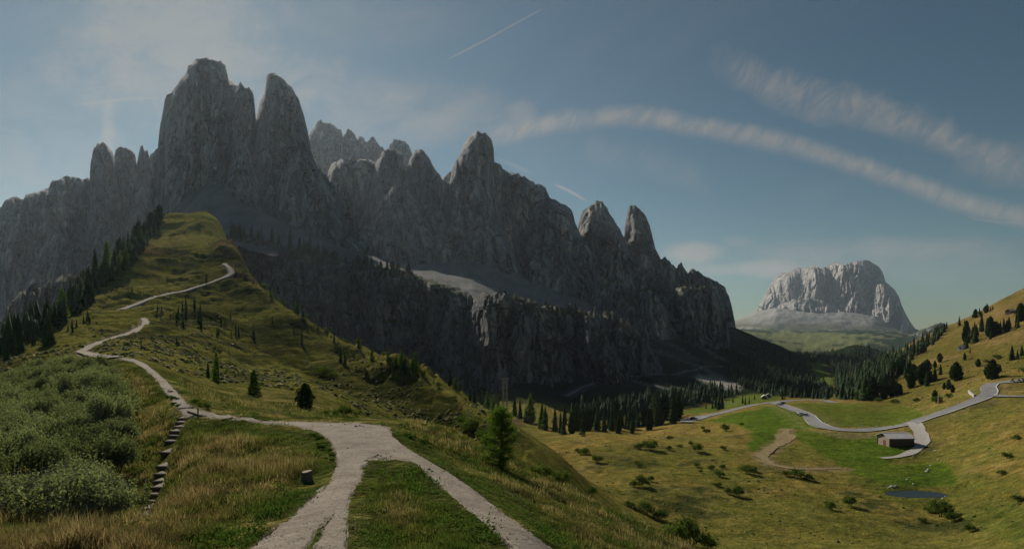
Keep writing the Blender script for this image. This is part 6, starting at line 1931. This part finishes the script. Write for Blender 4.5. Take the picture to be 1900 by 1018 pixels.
def hut(px, py, L_, W_, eh, rh, rz, label, ymin, wallm, roofm):
    q = on_ground([px], [py], ymin)[0]
    e = empty("alpine_hut", tuple(q), rz, label, "hut")
    mb = MB(); mb.prism([(-W_ / 2, -1.2), (W_ / 2, -1.2), (W_ / 2, eh), (0, rh), (-W_ / 2, eh)], 'x', -L_ / 2, L_ / 2); mb.build("wall", wallm, e)
    s = math.atan2(rh - eh, W_ / 2)
    for sg_ in (-1, 1):
        rl = (W_ / 2 + 0.5) / math.cos(s)
        mb = MB(); mb.box((0, sg_ * (W_ / 2 + 0.5) / 2, rh + 0.16 - math.sin(s) * rl / 2), (L_ + 0.9, rl, 0.14), Matrix.Rotation(-sg_ * s, 3, 'X')); mb.build("roof", roofm, e)
    mb = MB(); mb.box((-L_ / 2 - 0.03, 0, 0.95), (0.08, 1.0, 1.9)); mb.build("door", m_barndark, e)
    mb = MB(); mb.box((0, -W_ / 2 - 0.03, eh * 0.62), (1.0, 0.08, 0.8)); w_ = mb.build("window", m_white, e)
    mb = MB(); mb.box((0, -W_ / 2 - 0.06, eh * 0.62), (0.8, 0.08, 0.6)); mb.build("pane", m_glass, w_)
    return e


hut(1418, 739.5, 5, 4, 1.8, 3.2, 1.2, "small pale-roofed hay hut on the far meadow, the lower of two", 250, m_barndark, m_white)
hut(1426, 737, 5, 4, 1.9, 3.4, 1.1, "small pale-roofed hay hut on the far meadow, the upper of two", 250, m_barndark, m_white)
hut(1786, 648, 6, 4.5, 2.0, 3.4, 0.4, "tiny white-walled hut on the dry right hillside", 300, m_white, m_roofm)
hut(1875, 581, 7, 5, 2.2, 3.8, 0.3, "grey-roofed chalet high on the right hillside", 350, m_barndark, m_roofm)
hut(1607, 639, 9, 7, 4.5, 6.5, 0.3, "pale house standing on the wooded knoll", 900, m_white, m_roofm)

# cars ---------------------------------------------------------------
def car(px, py, rz, paint, label, ymin, van=False, at_line=None):
    q = on_ground([px], [py], ymin)[0]
    m, _, _ = principled("car_paint", paint, 0.35, 0.5)
    e = empty("parked_car" if van is None else "car", (q[0], q[1], q[2] + 0.36), rz, label, "car")
    L_, W_ = (4.4, 1.8)
    H1, H2 = (0.95, 1.95) if van else (0.85, 1.45)
    body = [(-L_ / 2, 0.30), (L_ / 2 - 0.05, 0.28), (L_ / 2, 0.55), (L_ / 2 - 0.15, 0.78), (L_ / 2 - 1.15, H1), (-L_ / 2 + 0.15, H1 + 0.03), (-L_ / 2 - 0.02, 0.70)]
    mb = MB(); mb.prism([(a_, b_) for a_, b_ in body], 'y', -W_ / 2, W_ / 2)
    bo = mb.build("body", m, e)
    x0, x1, x2, x3 = (-L_ / 2 + 0.18, -L_ / 2 + 0.35, L_ / 2 - 1.6, L_ / 2 - 1.0) if van else (-L_ / 2 + 0.25, -L_ / 2 + 0.95, L_ / 2 - 1.95, L_ / 2 - 1.2)
    mb = MB()
    b0 = [(x0, -W_ / 2 + 0.06, H1 - 0.02), (x3, -W_ / 2 + 0.06, H1 - 0.02), (x3, W_ / 2 - 0.06, H1 - 0.02), (x0, W_ / 2 - 0.06, H1 - 0.02)]
    t0 = [(x1, -W_ / 2 + 0.22, H2 - 0.06), (x2, -W_ / 2 + 0.22, H2 - 0.06), (x2, W_ / 2 - 0.22, H2 - 0.06), (x1, W_ / 2 - 0.22, H2 - 0.06)]
    mb.add(b0 + t0, [(0, 1, 5, 4), (1, 2, 6, 5), (2, 3, 7, 6), (3, 0, 4, 7), (4, 5, 6, 7)])
    mb.build("windows", m_glass, e)
    mb = MB(); mb.box(((x1 + x2) / 2, 0, H2 - 0.03), (x2 - x1 + 0.1, W_ - 0.40, 0.07)); mb.build("roof", m, e)
    for wx in (-L_ / 2 + 0.85, L_ / 2 - 0.85):
        for wy in (-1, 1):
            mb = MB(); mb.bar((wx, wy * (W_ / 2 - 0.20), 0.33), (wx, wy * (W_ / 2 + 0.02), 0.33), 0.33, 14); wh = mb.build("wheel", m_tyre, e)
            mb = MB(); mb.bar((wx, wy * (W_ / 2 + 0.01), 0.33), (wx, wy * (W_ / 2 + 0.035), 0.33), 0.20, 10); mb.build("rim", m_rim, wh)
    for wy in (-0.62, 0.62):
        mb = MB(); mb.box((L_ / 2 - 0.06, wy, 0.66), (0.12, 0.34, 0.14)); mb.build("headlight", m_lamp, e)
        mb = MB(); mb.box((-L_ / 2 + 0.0, wy, 0.78), (0.08, 0.26, 0.18)); mb.build("tail_light", m_rlamp, e)
    return e


car(1446, 752.5, math.radians(120), (0.72, 0.72, 0.70), "white car on the bend next to a black car", 200)
car(1451, 750.2, math.radians(120), (0.012, 0.012, 0.013), "black car behind the white car on the bend", 200)
car(1486, 771.2, math.radians(138), (0.33, 0.34, 0.36), "silver car on the roadside above the mown meadow", 200)
car(1492, 771.8, math.radians(138), (0.72, 0.72, 0.71), "white car leading down the road past the mown meadow", 200)
car(1287, 778.5, math.radians(20), (0.02, 0.02, 0.022), "black car parked at the edge of the paved lay-by", 200)
car(1901, 707, math.radians(4), (0.40, 0.41, 0.42), "grey car on the upper road at the right margin", 150)


# motorcyclists --------------------------------------------------------
def skin_body(name, verts_, edges_, radii, mat, parent=None):
    """continuous figure grown round joints"""
    me = bpy.data.meshes.new(name)
    me.from_pydata(verts_, edges_, [])
    o = obj(name, me, mat, parent)
    md = o.modifiers.new("skin", 'SKIN')
    for v, r in zip(me.skin_vertices[0].data, radii):
        v.radius = (r, r)
    me.skin_vertices[0].data[0].use_root = True
    o.modifiers.new("smooth", 'SUBSURF').levels = 1
    return o


m_cloth, _, _ = principled("dark_riding_clothes", (0.025, 0.022, 0.024), 0.8)
m_helmet, _, _ = principled("helmet_shell", (0.05, 0.05, 0.055), 0.3, 0.5)
m_bikep, _, _ = principled("motorcycle_paint", (0.06, 0.012, 0.012), 0.35, 0.5)
for px, py, rz, lab, plab in ((1878.5, 709, math.radians(176), "dark motorcycle leading on the upper road", "dark-clad person riding the leading motorcycle"),
                              (1890.5, 708.5, math.radians(176), "dark red motorcycle following on the upper road", "dark-clad person riding the following motorcycle")):
    q = on_ground([px], [py], 150)[0]
    base = (q[0], q[1], q[2] + 0.36)
    e = empty("motorcycle", base, rz, lab, "motorcycle")
    for wx in (-0.72, 0.72):
        mb = MB(); mb.bar((wx, -0.07, 0.31), (wx, 0.07, 0.31), 0.31, 16); wh = mb.build("wheel", m_tyre, e)
        mb = MB(); mb.bar((wx, -0.08, 0.31), (wx, 0.08, 0.31), 0.19, 10); mb.build("rim", m_rim, wh)
    mb = MB(); mb.prism([(-0.75, 0.80), (-0.35, 0.72), (-0.30, 0.35), (0.25, 0.32), (0.35, 0.75), (0.45, 0.98), (0.05, 1.0), (-0.10, 0.84)], 'y', -0.14, 0.14); mb.build("frame", m_bikep, e)
    mb = MB(); mb.bar((0.72, 0.09, 0.31), (0.42, 0.09, 1.02), 0.03, 6); mb.bar((0.72, -0.09, 0.31), (0.42, -0.09, 1.02), 0.03, 6); mb.build("fork", m_steel, e)
    mb = MB(); mb.bar((0.38, -0.36, 1.06), (0.38, 0.36, 1.06), 0.02, 6); mb.build("handlebar", m_black, e)
    mb = MB(); mb.box((-0.30, 0, 0.86), (0.62, 0.26, 0.08)); mb.build("seat", m_black, e)
    pr = empty("person", (base[0], base[1], base[2] + 0.9), rz, plab, "person")
    vs_ = [(-0.22, 0, 0.02), (-0.15, 0, 0.25), (-0.06, 0, 0.48), (-0.02, 0, 0.60), (-0.06, 0.19, 0.46), (0.12, 0.26, 0.28), (0.36, 0.30, 0.18), (-0.06, -0.19, 0.46), (0.12, -0.26, 0.28), (0.36, -0.30, 0.18),
           (-0.18, 0.13, -0.02), (0.18, 0.22, -0.08), (0.02, 0.22, -0.48), (0.14, 0.22, -0.56), (-0.18, -0.13, -0.02), (0.18, -0.22, -0.08), (0.02, -0.22, -0.48), (0.14, -0.22, -0.56), (0.0, 0, 0.70), (0.02, 0, 0.82)]
    ed = [(0, 1), (1, 2), (2, 3), (2, 4), (4, 5), (5, 6), (2, 7), (7, 8), (8, 9), (0, 10), (10, 11), (11, 12), (12, 13), (0, 14), (14, 15), (15, 16), (16, 17), (3, 18), (18, 19)]
    ra = [0.16, 0.16, 0.17, 0.07, 0.08, 0.06, 0.04, 0.08, 0.06, 0.04, 0.11, 0.085, 0.06, 0.05, 0.11, 0.085, 0.06, 0.05, 0.10, 0.09]
    skin_body("body", vs_, ed, ra, m_cloth, pr)
    import bmesh
    bm = bmesh.new(); bmesh.ops.create_uvsphere(bm, u_segments=12, v_segments=8, radius=0.145)
    for v in bm.verts:
        v.co.x *= 1.15; v.co += Vector((0.02, 0, 0.78))
    me = bpy.data.meshes.new("helmet"); bm.to_mesh(me); bm.free(); obj("helmet", me, m_helmet, pr)

# road delineators ------------------------------------------------------
dl = [(1600, 792, 5), (1627, 791, 5), (1683, 780, 6), (1714, 768, 6), (1735, 764, 6), (1757, 756, 5), (1777, 749, 5), (1800, 742, 5), (1686, 793, 6), (1713, 786, 6), (1538, 802, 4), (1466, 766, 4), (1530, 785, 4)]
arr = np.array(dl, float)
made = []
for q in on_ground(arr[:, 0], arr[:, 1], 120):
    e = empty("marker_post", tuple(q), 0, "slim white road marker post", "post", "road marker posts")
    mb = MB(); mb.prism([(-0.07, -0.2), (0.07, -0.2), (0.07, 1.15), (0.0, 1.25), (-0.07, 1.2)], 'y', -0.06, 0.06); mb.build("post", m_white, e)
    mb = MB(); mb.box((0, 0, 0.98), (0.16, 0.14, 0.22)); mb.build("black_band", m_black, e)
    made.append(e)
label_row(made, "slim white marker post at the edge of the pass road")
arr = np.array([(1450, 769), (1467, 768), (1443, 777)], float)
made = []
for q in on_ground(arr[:, 0], arr[:, 1], 120):
    e = empty("field_post", tuple(q), 0.3, "dark", "post", "dark posts on the mown meadow")
    mb = MB(); mb.bar((0, 0, -0.3), (0.06, 0, 1.3), 0.16, 7, 0.13); mb.build("post", m_log, e)
    mb = MB(); mb.bar((0.06, 0, 1.3), (0.06, 0, 1.36), 0.15, 7, 0.06); mb.build("cap", m_black, e)
    made.append(e)
label_row(made, "short dark wooden post on the mown meadow beside the road")

# notice board with a pale mast above the road
q = on_ground([1743], [749], 150)[0]
e = empty("notice_board", tuple(q), 0.2, "dark red wooden board next to a pale mast above the road", "sign")
mb = MB(); mb.bar((-0.7, 0, -0.3), (-0.7, 0, 4.6), 0.14, 8, 0.11); mb.build("mast", m_white, e)
for sx_ in (-0.2, 1.6):
    mb = MB(); mb.bar((sx_, 0, -0.3), (sx_, 0, 2.6), 0.09, 7); mb.build("post", m_log, e)
mb = MB(); mb.box((0.7, 0, 1.5), (2.0, 0.12, 1.9)); mb.build("board", m_reddoor, e)
mb = MB(); mb.prism([(-0.3, 2.55), (0.3, 2.55), (0.0, 2.85)], 'x', -0.5, 1.9); mb.build("roof", m_barndark, e)

# lattice mast behind the hill's ridge
Yp = 330.0; xp = (937 - CX) / F0 * Yp; zp = float(ground_z(xp, Yp)); Hp = (HY - 702) / F0 * Yp - zp
e = empty("lattice_pylon", (xp, Yp, zp), 0.3, "slender steel lattice pylon behind the end of the ridge", "pylon")
for sx_ in (-1, 1):
    for sy_ in (-1, 1):
        mb = MB(); mb.bar((sx_ * 1.5, sy_ * 1.5, -0.5), (sx_ * 0.9, sy_ * 0.9, Hp), 0.13, 6); mb.build("leg", m_steel, e)
nl = 9
for k in range(nl):
    z0, z1 = Hp * k / nl, Hp * (k + 1) / nl
    w0_, w1_ = 1.5 - 0.6 * k / nl, 1.5 - 0.6 * (k + 1) / nl
    for f_ in range(4):
        c0 = [(-1, -1), (1, -1), (1, 1), (-1, 1)][f_]; c1 = [(1, -1), (1, 1), (-1, 1), (-1, -1)][f_]
        mb = MB(); mb.bar((c0[0] * w0_, c0[1] * w0_, z0), (c1[0] * w1_, c1[1] * w1_, z1), 0.07, 5); mb.bar((c1[0] * w0_, c1[1] * w0_, z0), (c0[0] * w1_, c0[1] * w1_, z1), 0.07, 5)
        mb.build("brace", m_steel, e)
mb = MB(); mb.box((0, 0, Hp + 0.1), (5.0, 0.35, 0.3)); mb.build("crossarm", m_steel, e)

# retaining wall below the hairpin and a pale boundary stone
wl_ = on_ground([1797, 1800, 1804, 1808], [728, 731, 734, 737], 150)
mb = MB()
for k in range(3):
    a_, b_ = Vector(wl_[k]) - Vector(wl_[0]), Vector(wl_[k + 1]) - Vector(wl_[0])
    mid_ = (a_ + b_) / 2; d_ = b_ - a_
    mb.box(mid_ + Vector((0, 0, 0.5)), (d_.length, 0.5, 1.8), d_.to_track_quat('X', 'Z').to_matrix())
mb.build("retaining_wall", m_stone, None, loc=tuple(wl_[0]), label="short pale retaining wall below the hairpin bend", cat="wall")

# ------------------------------------------------------------------ haze: the air of the valley
zmin = float(ZG.min()) - 2.0
hz = MB()
hz.box((0, 7050, (zmin + 1250) / 2), (41500, 14700, 1250 - zmin))
m_haze = bpy.data.materials.new("haze_air"); m_haze.use_nodes = True
t = NT(m_haze.node_tree)
pvn = t.n('ShaderNodeVolumePrincipled')
pvn.inputs['Color'].default_value = (0.72, 0.86, 1.0, 1)
pvn.inputs['Density'].default_value = 2.7e-5
pvn.inputs['Anisotropy'].default_value = 0.5
o_ = t.n('ShaderNodeOutputMaterial'); t.link(pvn.outputs[0], o_.inputs['Volume'])
haze = hz.build("haze", m_haze, None, label="thin blue air haze filling the valley", kind="stuff")
